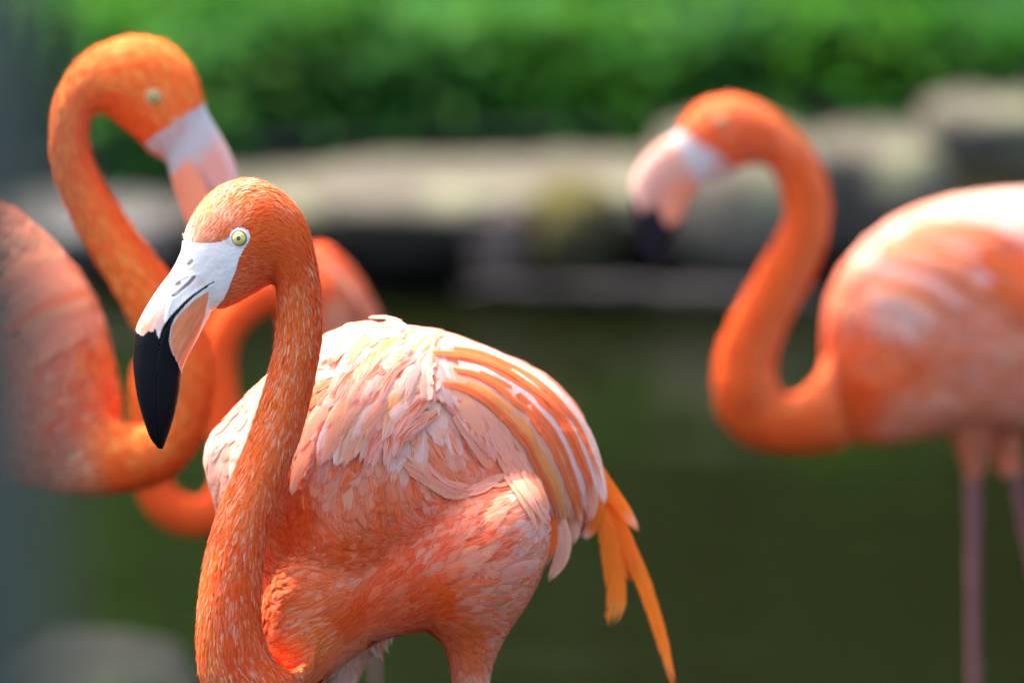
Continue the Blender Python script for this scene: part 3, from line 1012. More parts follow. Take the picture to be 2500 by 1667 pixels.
def build_front():
    D = FOCUS
    root_p = P(1130, 1400, D + 0.08); root_p[2] = -0.24
    root = empty('flamingo', root_p, 'sharply focused orange flamingo in front, head in profile with pale yellow eye', 'flamingo', 'flamingos in the pond')
    base = root_p
    hn = HEAD + NECK
    lh = loft(hn, 150, 40); lb = loft(BODY, 90, 64, 0.88); lt = loft(THIGH, 60, 32); lt2 = loft(THIGH2, 40, 24)
    vh, vb, vt, vt2 = put(lh, D), put(lb, D), put(lt, D), put(lt2, D)
    fh, fb, ft, ft2 = grid_faces(150, 40), grid_faces(90, 56), grid_faces(60, 32), grid_faces(40, 24)
    legs = leg_loft(D, (1144, 1740), 0.01, 296) + leg_loft(D, (828, 1740), -0.01, 470)
    me = union_mesh('body', [(vh, fh), (vb, fb), (vt, ft), (vt2, ft2), (put(loft(CHEST, 50, 32), D), grid_faces(50, 32)), (put(loft(BELLY, 50, 32), D), grid_faces(50, 32))] + legs, 0.0021, 14)
    bvh = mesh_bvh(me)
    bv_head = BVHTree.FromPolygons(vh.tolist(), fh); bv_body = BVHTree.FromPolygons(vb.tolist(), fb)
    bv_thigh = BVHTree.FromPolygons(vt.tolist(), ft)

    # ---- flow and colour anchors
    F = Field()

    def anchor(px, py, dx, dy, c1, c2, k, L, Wd):
        w, no = hit_px(bvh, px, py)
        if w is None: return
        d3 = RIGHT * dx - UP * dy
        d3 = d3 / np.linalg.norm(d3)
        F.add(w, d3, PAL[c1], PAL[c2], k, L, Wd)
    # head (enlarged-view coordinates)
    for x, y, dx, dy, c1, c2, k, L, Wd in [
        (380, 385, .3, -1, 'P', 'W', .5, 12, 4), (420, 330, .5, -.9, 'P', 'S', .4, 14, 4.5), (480, 230, .55, -.85, 'Y', 'P', .5, 17, 5), (560, 160, .7, -.7, 'O', 'Q', .5, 18, 5),
        (660, 110, .95, -.3, 'O', 'Q', .5, 19, 5), (770, 120, .95, .25, 'O', 'Q', .4, 20, 5), (880, 190, .75, .65, 'O', 'Q', .3, 20, 5),  # pale share on the crown paints in highlight streaks
        (500, 370, .85, -.5, 'P', 'S', .55, 15, 4.5), (580, 380, .8, -.55, 'S', 'O', .5, 15, 4.5), (560, 300, .7, -.7, 'S', 'P', .45, 16, 5), (650, 240, .8, -.6, 'O', 'Q', .35, 18, 5),
        (760, 260, .95, -.2, 'O', 'R', .4, 18, 5), (860, 330, .85, .4, 'R', 'O', .5, 19, 5), (740, 330, .95, -.1, 'R', 'O', .5, 16, 5), (960, 330, .5, .85, 'O', 'R', .3, 20, 5),
        (760, 420, .95, .15, 'R', 'O', .4, 16, 5), (860, 460, .85, .5, 'R', 'O', .35, 18, 5), (980, 460, .45, .9, 'R', 'O', .4, 20, 5.5),
        (690, 520, .95, .05, 'R', 'S', .3, 14, 4.5), (640, 640, .95, -.15, 'S', 'R', .45, 13, 4.5), (760, 580, .97, .1, 'R', 'S', .25, 16, 5), (860, 560, .8, .6, 'R', 'O', .3, 18, 5),
        (600, 730, .9, -.35, 'S', 'R', .5, 12, 4), (700, 690, .9, -.3, 'R', 'S', .4, 14, 4.5), (800, 635, .8, .2, 'R', 'S', .3, 15, 4.5), (950, 560, .4, .95, 'R', 'O', .4, 20, 6)]:
        a, b = C1(x, y)
        anchor(a, b, dx, dy, c1, c2, k, L, Wd)
    # neck: follow the curve, pale-tipped flecks; sunlight put in colour, front lighter, back redder
    r = catmull(hn, 60)
    cen = (r[:, 0:2] + r[:, 2:4]) / 2
    tg = np.gradient(cen, axis=0)
    for i in range(24, 54, 2):
        for s in (-0.75, 0.0, 0.75):
            p = cen[i] + (r[i, 0:2] - r[i, 2:4]) / 2 * s
            y = p[1]
            if i > 48 and p[1] > 1690: continue
            g = min(1.0, max(0.0, (y - 850) / 500))
            if s < -0.3: anchor(p[0], p[1], *tg[i], 'O', 'Q', .21, 30 + 8 * g, 7 + 2 * g)
            elif s < 0.3: anchor(p[0], p[1], *tg[i], 'O' if y < 1300 else 'R', 'Q', .16, 30 + 8 * g, 7 + 2 * g)
            else: anchor(p[0], p[1], *tg[i], 'R', 'F', .25, 30 + 8 * g, 7 + 2 * g)
    # body: px, py, direction to the tip, main colour, second colour, its share, length, width
    for row in [
        (830, 850, -.75, .6, 'W', 'Y', .25, 95, 34), (900, 830, -.7, .7, 'W', 'P', .3, 95, 34), (960, 880, -.8, .6, 'W', 'Y', .3, 100, 34), (880, 930, -.65, .75, 'W', 'O', .35, 100, 32),
        (810, 930, -.6, .8, 'P', 'O', .45, 80, 26), (820, 1030, -.4, .9, 'W', 'O', .3, 90, 28), (900, 1000, -.65, .7, 'W', 'O', .3, 95, 30), (980, 960, -.5, .7, 'W', 'Y', .35, 90, 30),
        (1060, 900, .5, .6, 'W', 'Y', .4, 90, 30), (1040, 840, .8, .25, 'W', 'P', .3, 100, 36), (1000, 1020, -.1, .95, 'W', 'S', .3, 85, 26), (1080, 980, .5, .8, 'W', 'S', .3, 95, 26),
        (760, 1090, -.2, 1, 'O', 'P', .4, 70, 22), (740, 1180, .1, 1, 'R', 'O', .4, 60, 18), (840, 1110, -.2, 1, 'P', 'O', .45, 90, 28), (900, 1080, -.3, .95, 'P', 'O', .5, 85, 24),
        (960, 1070, -.25, .95, 'P', 'O', .4, 85, 24), (920, 1150, .1, .95, 'O', 'S', .4, 70, 22), (1000, 1110, .3, .9, 'P', 'O', .45, 85, 24), (1060, 1070, .7, .65, 'P', 'S', .35, 95, 26),
        (1080, 1120, .9, .35, 'P', 'O', .45, 85, 24), (1140, 1080, .75, .65, 'P', 'O', .3, 100, 30), (1100, 1180, .85, .45, 'S', 'P', .5, 80, 20), (1160, 1190, .9, .1, 'P', 'S', .4, 70, 16),
        (1230, 1160, .85, -.3, 'P', 'S', .35, 75, 18), (1280, 1180, .8, .5, 'P', 'S', .3, 80, 20), (1320, 1260, .35, .95, 'P', 'S', .25, 80, 22),
        (870, 1230, .55, .6, 'O', 'S', .35, 65, 18), (800, 1230, .5, .7, 'O', 'P', .25, 65, 18), (940, 1220, .7, .4, 'R', 'P', .38, 68, 20), (1010, 1190, .8, .2, 'S', 'O', .5, 70, 22),
        (1000, 1280, .9, -.25, 'R', 'P', .38, 72, 20), (1100, 1260, .88, -.4, 'P', 'S', .5, 85, 20), (1190, 1260, .75, -.6, 'W', 'S', .45, 90, 20), (1260, 1280, .8, -.4, 'W', 'S', .35, 90, 22),
        (680, 1250, .5, .7, 'R', 'O', .5, 50, 14), (700, 1380, .85, .1, 'O', 'F', .3, 50, 13), (780, 1320, .85, .2, 'R', 'O', .4, 58, 16), (860, 1340, .93, -.15, 'R', 'S', .35, 62, 17),
        (820, 1440, .85, -.4, 'O', 'P', .35, 48, 14), (730, 1480, .85, -.35, 'O', 'F', .35, 45, 12), (690, 1560, .9, -.4, 'O', 'F', .4, 40, 11), (740, 1600, .95, -.3, 'O', 'F', .3, 42, 11),
        (830, 1530, .8, -.5, 'R', 'O', .35, 50, 13), (920, 1420, .75, -.65, 'R', 'S', .4, 65, 16), (930, 1500, .85, -.5, 'R', 'S', .35, 60, 15), (1000, 1380, .8, -.6, 'R', 'P', .4, 75, 17),
        (1020, 1470, .9, -.35, 'O', 'R', .4, 65, 15), (1110, 1360, .85, -.4, 'P', 'R', .5, 85, 18), (1200, 1350, .9, -.25, 'W', 'S', .5, 85, 18), (1280, 1360, .9, .0, 'P', 'S', .4, 75, 18),
        (1100, 1450, .97, -.05, 'P', 'O', .5, 70, 16), (1200, 1440, .9, .25, 'P', 'O', .4, 70, 16), (1270, 1440, .6, .6, 'S', 'P', .35, 55, 14),
        (1100, 1530, .7, .6, 'O', 'S', .4, 52, 13), (1180, 1520, .6, .75, 'P', 'O', .4, 55, 14), (1150, 1580, .25, .95, 'S', 'O', .3, 45, 12), (1150, 1640, .05, 1, 'P', 'S', .35, 40, 10),
        (1180, 1645, .0, 1, 'W', 'P', .35, 36, 9), (850, 1600, -.1, 1, 'P', 'S', .4, 45, 10), (850, 1660, 0, 1, 'W', 'P', .4, 40, 9),
        (560, 1030, -.6, .8, 'W', 'P', .35, 80, 34), (610, 1010, -.5, .9, 'W', 'P', .3, 80, 34), (530, 1110, -.3, .95, 'P', 'W', .4, 55, 24), (560, 1180, -.1, 1, 'S', 'P', .5, 50, 18),
        (540, 1215, 0, 1, 'P', 'S', .4, 50, 16),
        (1180, 900, .9, .3, 'W', 'P', .4, 110, 34), (1280, 960, .8, .6, 'P', 'O', .35, 120, 32), (1360, 1040, .6, .8, 'P', 'O', .4, 120, 30), (1420, 1130, .35, .95, 'P', 'W', .4, 100, 30),
        (1240, 1040, .7, .75, 'P', 'O', .35, 110, 28), (1330, 1160, .4, .95, 'P', 'O', .4, 110, 28)]:
        anchor(*row)
    F.done()

    # ---- skin under the feathers
    cv = verts_np(me)
    _, c1, c2, k, _, _ = F.sample(cv)
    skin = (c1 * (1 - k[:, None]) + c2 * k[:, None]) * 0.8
    pz = cv[:, 2]
    leg = smooth01(pz, 0.50, 0.47)[:, None] if False else (to_px(cv)[1] > 1745)[:, None] * 1.0
    px_, py_, dd_ = to_px(cv)
    is_leg = (py_ > 1735) & (px_ > 790) & (cv[:, 2] < 0.47) & (dd_ > D + 0.05)
    skin[is_leg] = (0.62, 0.30, 0.30)
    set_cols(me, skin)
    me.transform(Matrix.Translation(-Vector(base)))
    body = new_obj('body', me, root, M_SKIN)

    # ---- scattered plumage
    mw = me.copy(); mw.transform(Matrix.Translation(Vector(base)))
    pts, nrs = tri_sample(mw, 64000)
    far = (nrs @ FWD) > 0.35
    kp = ~far | (RNG.random(len(pts)) < 0.45)
    pts, nrs = pts[kp], nrs[kp]
    px, py, dd = to_px(pts)
    cls = np.zeros(len(pts), int)
    for i in range(len(pts)):
        v = Vector(pts[i])
        dh = bv_head.find_nearest(v)[3]; db = bv_body.find_nearest(v)[3]; dt = bv_thigh.find_nearest(v)[3]
        cls[i] = 0 if dh < min(db, dt) else (1 if db <= dt else 2)
    face_in = in_poly(px, py, FACE_POLY) & (cls == 0)
    legmask = (py > 1690) & ((cls == 2) | (py > 1800))
    ok = (~face_in) & (~legmask)
    # the long plumes cover this part of the wing by themselves
    plume_zone = in_poly(px, py, [(1075, 872), (1150, 868), (1250, 905), (1335, 960), (1395, 1030), (1435, 1108), (1460, 1195), (1440, 1250), (1330, 1330), (1290, 1240), (1250, 1150), (1215, 1085), (1170, 1030), (1120, 985)]) & (nrs @ FWD < 0.2)
    ok &= ~plume_zone
    headm = ok & (cls == 0) & (py < 780)
    neckm = ok & (cls == 0) & (py >= 780)
    bodym = ok & (cls > 0)
    # extra density on the head
    hp, hn_ = pts[headm], nrs[headm]
    extra, exn = tri_sample(mw, 130000)
    ex, ey, ed = to_px(extra)
    fr = exn @ FWD
    sel = (ey < 860) & (ex < 800) & (~in_poly(ex, ey, FACE_POLY)) & (ed < D + 0.06) & ((fr < 0.3) | (RNG.random(len(ex)) < .3))
    scatter_small('head_plumage', root, base, bvh, np.vstack([hp, extra[sel]]), np.vstack([hn_, exn[sel]]), F, 1.15, 0.95, 0.0009, n=3, jit=.15)
    nsel = (ey >= 780) & (~((ey > 1690))) & (ed < D + 0.03) & (fr < 0.45) & (RNG.random(len(ex)) < .75)
    cand = np.where(nsel)[0]
    good = [i for i in cand if bv_head.find_nearest(Vector(extra[i]))[3] < bv_body.find_nearest(Vector(extra[i]))[3]]
    scatter_small('neck_plumage', root, base, bvh, np.vstack([pts[neckm], extra[good]]), np.vstack([nrs[neckm], exn[good]]), F, 1.0, 0.78, 0.0008, n=4, jit=.13)
    scatter_contour('body_plumage', root, base, bvh, pts[bodym], nrs[bodym], F, 0.0030, n=8, len_k=1.5, wid_k=1.45, space=0.40)

    # ---- face, bill
    ribs = [HEAD[k] for k in (4, 3, 2, 1)] + BILL
    nu, nv = 420, 200
    L = loft(ribs, nu, nv, 0.97)
    X, Y = L[..., 0], L[..., 1]
    cz = catmull(ribs, nu)[:, 5][:, None]
    # grow slightly so that the skin lies over the underlayer
    grow = 1.8
    L[..., 2] += np.sign(L[..., 2] - cz) * grow * smooth01(np.abs(L[..., 2] - cz), 0, 8)
    col = np.zeros((nu, nv, 3)) + np.array((0.80, 0.735, 0.65))
    disp = np.zeros((nu, nv))                                       # inwards, pixels

    def stroke(pts_, w0, w1, colour=None, depth=0.0, alpha=1.0, soft=0.5):
        nonlocal col, disp
        d, fr = dist_line(X, Y, [C1(*p) for p in pts_])
        w = (w0 + (w1 - w0) * fr) / 2.178
        k = 1 - smooth01(d, w * (1 - soft), w * (1 + soft))
        if colour is not None: col[:] = col * (1 - (k * alpha)[..., None]) + np.array(colour) * (k * alpha)[..., None]
        disp += k * depth
    rngb = np.random.default_rng(5)
    # pink flush of the upper bill
    for (x, y, rad, a, cc) in [(170, 830, 85, .8, (0.72, 0.34, 0.23)), (215, 800, 70, .55, (0.74, 0.40, 0.29)), (150, 880, 45, .7, (0.66, 0.27, 0.16)), (250, 740, 50, .5, (0.72, 0.45, 0.36)),
                               (330, 780, 30, .25, (0.82, 0.55, 0.45)), (460, 635, 34, .45, (0.85, 0.50, 0.36)), (420, 660, 30, .3, (0.85, 0.55, 0.42)), (235, 860, 40, .45, (0.80, 0.48, 0.38))]:
        a0, b0 = C1(x, y)
        d = np.hypot(X - a0, Y - b0) * 2.178
        k = (1 - smooth01(d, rad * .3, rad * 1.3)) * min(1, a * 1.3)
        col[:] = col * (1 - k[..., None]) + np.array(cc) * k[..., None]
    stroke([(275, 850), (285, 770), (310, 710)], 10, 8, (0.86, 0.83, 0.82), -1.6)
    stroke([(310, 705), (350, 670), (395, 635), (420, 605)], 7, 9, (0.30, 0.19, 0.18), 2.6, 1.0)
    stroke([(320, 690), (370, 640), (420, 590)], 8, 6, (0.85, 0.80, 0.76), -1.8, .7)
    stroke([(335, 790), (370, 730), (430, 680), (500, 640)], 9, 9, (0.86, 0.78, 0.74), -1.2, .6)
    stroke([(395, 535), (410, 520)], 11, 9, (0.38, 0.28, 0.16), 1.8, .95)
    stroke([(385, 570), (420, 560), (430, 540)], 9, 6, (0.76, 0.66, 0.46), .8, .7)
    stroke([(330, 645), (345, 635)], 10, 9, (0.36, 0.24, 0.13), 1.8, .95)
    stroke([(330, 620), (380, 595), (450, 590)], 8, 5, (0.80, 0.74, 0.68), -1.4, .5)
    stroke([(600, 425), (625, 440)], 7, 5, (0.66, 0.54, 0.36), .6, .7)
    # folds of the bare skin
    for _ in range(26):
        x0, y0 = 480 + rngb.random() * 150, 440 + rngb.random() * 170
        a = math.radians(-12 + rngb.normal(0, 9)); ln = 30 + rngb.random() * 55
        stroke([(x0, y0), (x0 + ln * math.cos(a), y0 + ln * math.sin(a))], 2.5, 1.5, (0.72, 0.70, 0.67), .55, .35)
    low = in_poly(X, Y, LOWER_POLY)
    n1 = np.array([[0.0]])
    lowcol = np.array((0.84, 0.25, 0.10))
    dl, _ = dist_line(X, Y, MOUTH[1:7])
    lk = smooth01(dl * 2.178, 2, 16)[..., None]
    lc = np.array((0.86, 0.58, 0.46)) * (1 - lk) + lowcol * lk
    ed_, _ = dist_line(X, Y, LOWER_POLY + LOWER_POLY[:1])
    mk = (low * smooth01(ed_ * 2.178, 0, 9))[..., None]
    col[:] = col * (1 - mk) + lc * mk
    # stubby pale streaks on the lower mandible
    blk = in_poly(X + 1.2 * np.sin(Y * 0.9) + 0.8 * np.sin(Y * 2.3 + X), Y + 1.5 * np.sin(X * 0.8), BLACK_POLY)
    eb, _ = dist_line(X, Y, BLACK_POLY[1:21])
    col[blk] = (0.005, 0.005, 0.006)
    half = (~blk) & (eb < 1.6)
    col[half] = col[half] * 0.55
    dm, fm = dist_line(X, Y, MOUTH)
    wm = np.interp(fm, [0, .06, .2, .4, .5, .55, 1], [2.5, 4.0, 6.5, 13, 18, 5, 2.0]) / 2.178
    km = 1 - smooth01(dm, wm * .7, wm * 1.15)
    km = np.where(fm > 0.53, 0, km)
    col[:] = col * (1 - km[..., None]) + np.array((0.005, 0.005, 0.006)) * km[..., None]
    disp += (1 - smooth01(dm, 0.6, 2.4)) * 1.6
    low_side = ~in_poly(X, Y, UPPER_SIDE)
    disp -= np.where(low_side & (fm > 0.02), 1 - smooth01(dm, 2, 26), 0) * 2.2
    # growth grain of the horn and stains
    tt = np.linspace(0, 1, nu)[:, None] * np.ones((1, nv)); aa = np.linspace(0, 2 * math.pi, nv, endpoint=False)[None, :] * np.ones((nu, 1))
    g = np.zeros((nu, nv))
    for _ in range(40):
        fa, ft_, ph = rngb.integers(3, 34), rngb.normal(0, 9), rngb.random() * 6.28
        g += np.sin(aa * fa + tt * ft_ * 3 + ph) / 40 ** .5
    col *= (1 + 0.07 * g)[..., None]
    st = smooth01(g, 0.6, 1.6)[..., None] * 0.30 * (col.mean(2, keepdims=True) > 0.3)
    col[:] = col * (1 - st) + np.array((0.72, 0.46, 0.34)) * st
    # displace towards the mid plane
    sgn = np.sign(L[..., 2] - cz); wide = smooth01(np.abs(L[..., 2] - cz), 3, 16)
    L[..., 2] -= sgn * disp * wide
    vv = put(L, D)
    F4 = []
    fx = (X + np.roll(X, -1, 1)) / 2; fy = (Y + np.roll(Y, -1, 1)) / 2
    up_side = in_poly(fx, fy, UPPER_SIDE)
    face_ok = in_poly(fx, fy, FACE_POLY)
    base_line = 20                                                  # first rows may only show inside the face patch
    faces = {'face': [], 'upper_bill': [], 'lower_bill': []}
    rows_bill = int(nu * 4.6 / (len(ribs) - 1))
    bare_split = [C1(*p) for p in [(350, 430), (330, 520), (380, 600), (470, 620), (528, 626), (515, 680), (500, 740), (470, 900), (470, 1700), (-100, 1700), (-100, 430)]]
    isbill = in_poly(fx, fy, bare_split)
    for i in range(nu - 1):
        for j in range(nv):
            j2 = (j + 1) % nv
            q = (i * nv + j, i * nv + j2, (i + 1) * nv + j2, (i + 1) * nv + j)
            if i < rows_bill + 30 and not face_ok[i, j] and not isbill[i, j]: continue
            if i < rows_bill - 5 and not face_ok[i, j]: continue
            if not isbill[i, j] and face_ok[i, j]: faces['face'].append(q)
            elif up_side[i, j]: faces['upper_bill'].append(q)
            else: faces['lower_bill'].append(q)
    tipcap = tuple((nu - 1) * nv + j for j in range(nv))
    faces['upper_bill'].append(tipcap)
    cflat = np.clip(col.reshape(-1, 3), 0.004, 0.95)
    for nm, fl in faces.items():
        used = np.unique(np.concatenate([np.array(f) for f in fl]))
        mp = -np.ones(nu * nv, int); mp[used] = np.arange(len(used))
        fl2 = [tuple(int(mp[i]) for i in f) for f in fl]
        o = new_obj(nm, mesh_from(nm, vv[used] - base, fl2, cflat[used]), root, M_FACE if nm == 'face' else M_BILL)
        if nm == 'face': o['label'] = 'bare white skin between eye and bill'
        if nm == 'upper_bill': o['label'] = 'white upper bill flushed pink with a black tip'
        if nm == 'lower_bill': o['label'] = 'orange lower bill with a black tip'
    # ---- eyes
    ex_, ey_ = C1(664, 397)
    w, no = hit_px(bvh, ex_, ey_)
    nrm = no * 0.5 - FWD * 0.75 - RIGHT * 0.12
    nrm /= np.linalg.norm(nrm)
    r_eye = 41 / 2.178 * MM_PX
    build_eye(root, base, w + nrm * 0.0004, nrm, r_eye)
    w2 = w + 2 * FWD * (D - to_px(w)[2])
    n2 = nrm - 2 * FWD * nrm.dot(FWD)
    build_eye(root, base, w2, n2, r_eye)

    # ---- large feathers: each one an object
    cpal = lambda a, t=0.0, b='W': jitter(PAL[a] * (1 - t) + PAL[b] * t, 0.05)
    top = np.array([(1040, 850), (1145, 860), (1250, 900), (1338, 955), (1400, 1026), (1440, 1106), (1462, 1192), (1468, 1238)], float)
    inn = np.array([(1090, 985), (1130, 1005), (1170, 1045), (1205, 1095), (1235, 1150), (1268, 1220), (1300, 1300), (1320, 1370)], float)
    cols = list('WWOWWOOPWPOPPOPPYPPOPQSPQPPP')
    nF = len(cols)
    order = list(range(nF))[::-1]
    for k in order:
        t = k / (nF - 1)
        a = top * (1 - t) + inn * t
        m0 = 0.22 * RNG.random() if k else 0.0
        b = catmull(a, 40)
        e = 1.0 - (0.10 * RNG.random() + (0.0 if k < 14 else 0.06))
        seg = b[int(m0 * 39):max(int(e * 39), 12)]
        ctl = seg[np.linspace(0, len(seg) - 1, 8).astype(int)] + RNG.normal(0, 1.2, (8, 2)) + RNG.normal(0, 3, (1, 2))
        lv = 0.0005 * (3 + k % 2 if cols[k] in 'OY' else k % 3)         # parallel layers that never cross
        path, nn = px_path(bvh, ctl, 22, 0.0040 + lv, 0.0050 + lv)
        cc = cols[k]
        dark = cpal(cc)
        edge = dark * 0.62 + PAL['Q'] * 0.38 if cc in 'OYS' else dark * 0.72 + PAL['Q'] * 0.28
        wd = (29 if cc in 'OY' else 42) * (0.85 + 0.4 * RNG.random()) * MM_PX
        feather_obj('plume_feather', root, base, path, nn, wd, 'plume', dark, edge, np.clip(edge * 1.02, 0, .95), twist=0.0)
    # scapulars swept forward over the shoulder
    rng2 = np.random.default_rng(12)
    def fam(starts, ends, n, cset, width, name='scapular_feather', bend=0.12, lift=(0.0034, 0.0046), prof='plume', ext=0.35):
        starts = np.array(starts, float); ends = np.array(ends, float)
        for i in range(n):
            t = i / max(1, n - 1)
            s = catmull(starts, 50)[int(t * 49)] + rng2.normal(0, 7, 2)
            e = catmull(ends, 50)[int(t * 49)] + rng2.normal(0, 9, 2)
            s0 = s - (e - s) * ext * rng2.random()
            if hit_px(bvh, s0[0], s0[1] - 6)[0] is not None: s = s0
            if hit_px(bvh, s[0], s[1] - 4)[0] is None: continue
            mid = (s + e) / 2 + np.array((-(e - s)[1], (e - s)[0])) * bend * (0.6 + 0.8 * rng2.random())
            lv = 0.0018 * rng2.random()
            path, nn = px_path(bvh, [s, mid, e], 12, lift[0] + lv, lift[1] + lv)
            cc = cset[rng2.integers(0, len(cset))]
            c = cpal(cc)
            ce = c * 0.45 + PAL['W'] * 0.55 if cc in 'OYS' else c * .7 + PAL['Q'] * .3
            o2 = PAL['O'] * .5 + PAL['Q'] * .5 if cc in 'WPQ' else PAL['W']
            feather_obj(name, root, base, path, nn, 1.35 * width * (0.7 + 0.6 * rng2.random()) * MM_PX, prof, c, ce, ce, twist=rng2.normal(0, .03), c2=c * .4 + o2 * .6)
    fam([(870, 812), (960, 806), (1040, 825)], [(800, 900), (850, 905), (930, 920)], 22, 'WWWPY', 32)
    fam([(920, 860), (1010, 860), (1080, 870)], [(800, 985), (870, 1000), (960, 985)], 30, 'WWOWYPO', 27)
    fam([(1000, 880), (1040, 880), (1080, 900)], [(960, 990), (1020, 1000), (1110, 1010)], 18, 'WYWOWP', 25, bend=0.04)
    fam([(900, 960), (990, 960), (1060, 980)], [(800, 1060), (880, 1075), (960, 1060)], 26, 'WWOWPYO', 24)
    fam([(860, 1000), (960, 1020), (1040, 1030)], [(785, 1130), (870, 1140), (960, 1130)], 24, 'WPOPYS', 24)
    fam([(1070, 950), (1100, 990), (1110, 1030)], [(1170, 1070), (1190, 1120), (1190, 1150)], 10, 'PPOPQ', 38, bend=-0.06)
    # two white tips that end in points on the orange breast, and the pale shaft beside them
    for pts_, w_, cc in [([(905, 930), (850, 1000), (806, 1070), (783, 1142)], 62, 'W'), ([(880, 1010), (850, 1060), (828, 1105), (815, 1142)], 44, 'W'), ([(800, 1000), (770, 1050), (752, 1085), (742, 1105)], 30, 'P'),
                         ([(770, 1080), (745, 1130), (728, 1180), (721, 1212)], 34, 'P')]:
        path, nn = px_path(bvh, pts_, 16, 0.0050, 0.0060)
        feather_obj('scapular_feather', root, base, path, nn, w_ * MM_PX, 'plume', cpal(cc), cpal(cc), PAL['W'], twist=0.0)
    # back outline tufts of the far wing
    fam([(880, 800), (960, 797)], [(840, 822), (905, 812)], 5, 'WP', 40, name='scapular_feather')
    # flank feathers lying over the folded wing
    fam([(1010, 1130), (1040, 1160), (1060, 1185)], [(1120, 1195), (1140, 1205), (1150, 1215)], 16, 'PSPQ', 11, name='flank_feather', bend=0.10)
    fam([(1110, 1205), (1150, 1200), (1190, 1185)], [(1180, 1190), (1215, 1168), (1265, 1150)], 14, 'PPSQ', 16, name='flank_feather', bend=0.16)
    # downy tuft under the breast and round the far thigh
    for i in range(26):
        x0 = 835 + 120 * rng2.random(); y0 = 1590 - 0.45 * (x0 - 835) + rng2.normal(0, 6)
        dx, dy = rng2.normal(10, 10), 30 + 26 * rng2.random()
        path, nn = px_path(bvh, [(x0, y0 - 14, 430), (x0 + dx * .4, y0 + dy * .5, 425), (x0 + dx, y0 + dy, 425)], 8, 0, 0)
        cc = cpal('WPQW'[i % 4])
        feather_obj('down_feather', root, base, path, nn, (9 + 8 * rng2.random()) * MM_PX, 'lance', cc, cc, cc, m=3)
    # pale feathers of the wing tip hanging behind the thigh
    for pts_, w_, cc in [([(1345, 1220, 420), (1372, 1290, 420), (1375, 1350, 430), (1338, 1420, 440)], 44, 'P'), ([(1360, 1180, 470), (1395, 1240, 480), (1406, 1290, 500), (1400, 1330, 510)], 36, 'P'),
                         ([(1400, 1120, 540), (1440, 1180, 560), (1448, 1230, 570), (1440, 1275, 580)], 34, 'P'), ([(1430, 1100, 600), (1462, 1160, 610), (1472, 1200, 620), (1477, 1232, 620)], 30, 'W'),
                         ([(1330, 1200, 380), (1345, 1270, 385), (1350, 1320, 390), (1335, 1370, 390)], 30, 'O')]:
        path, nn = px_path(bvh, pts_, 14, 0, 0)
        feather_obj('wing_feather', root, base, path, nn, w_ * MM_PX, 'plume', cpal(cc), cpal(cc) * 0.95, cpal(cc))
    # tail
    To = np.array((0.95, 0.20, 0.015))
    for pts_, w_, tip, prof in [([(1425, 1090, 740), (1475, 1175, 760), (1522, 1240, 775), (1561, 1297, 785)], 50, 'W', 'plume'),
                                ([(1440, 1180, 730), (1484, 1300, 745), (1497, 1370, 750), (1507, 1430, 755), (1504, 1480, 755), (1487, 1528, 755)], 60, 'Y', 'tail'),
                                ([(1450, 1150, 760), (1505, 1260, 780), (1545, 1355, 790), (1580, 1440, 800), (1612, 1540, 805), (1632, 1620, 810), (1650, 1690, 810)], 46, 'S', 'plume'),
                                ([(1470, 1180, 720), (1462, 1240, 720), (1440, 1285, 722), (1416, 1312, 724)], 44, 'W', 'tail'),
                                ([(1430, 1140, 770), (1490, 1260, 785), (1525, 1350, 795), (1545, 1420, 800)], 60, 'O', 'tail'),
                                ([(1420, 1150, 715), (1440, 1215, 720), (1446, 1262, 722), (1440, 1295, 724)], 50, 'K', 'tail')]:  # last inner feather coloured brown-dark to paint in the tail's shading
        path, nn = px_path(bvh, pts_, 20, 0, 0)
        feather_obj('tail_feather', root, base, path, nn, w_ * MM_PX, prof, To if tip != 'K' else PAL['K'], To * 0.96 if tip != 'K' else PAL['K'], PAL[tip], camber=0.3)
    bpy.data.meshes.remove(mw)


build_front()

def C6(x, y): return x / 2.376, 40 + y / 2.376
def C8(x, y): return 1400 + x / 1.0336, 150 + y / 1.0336


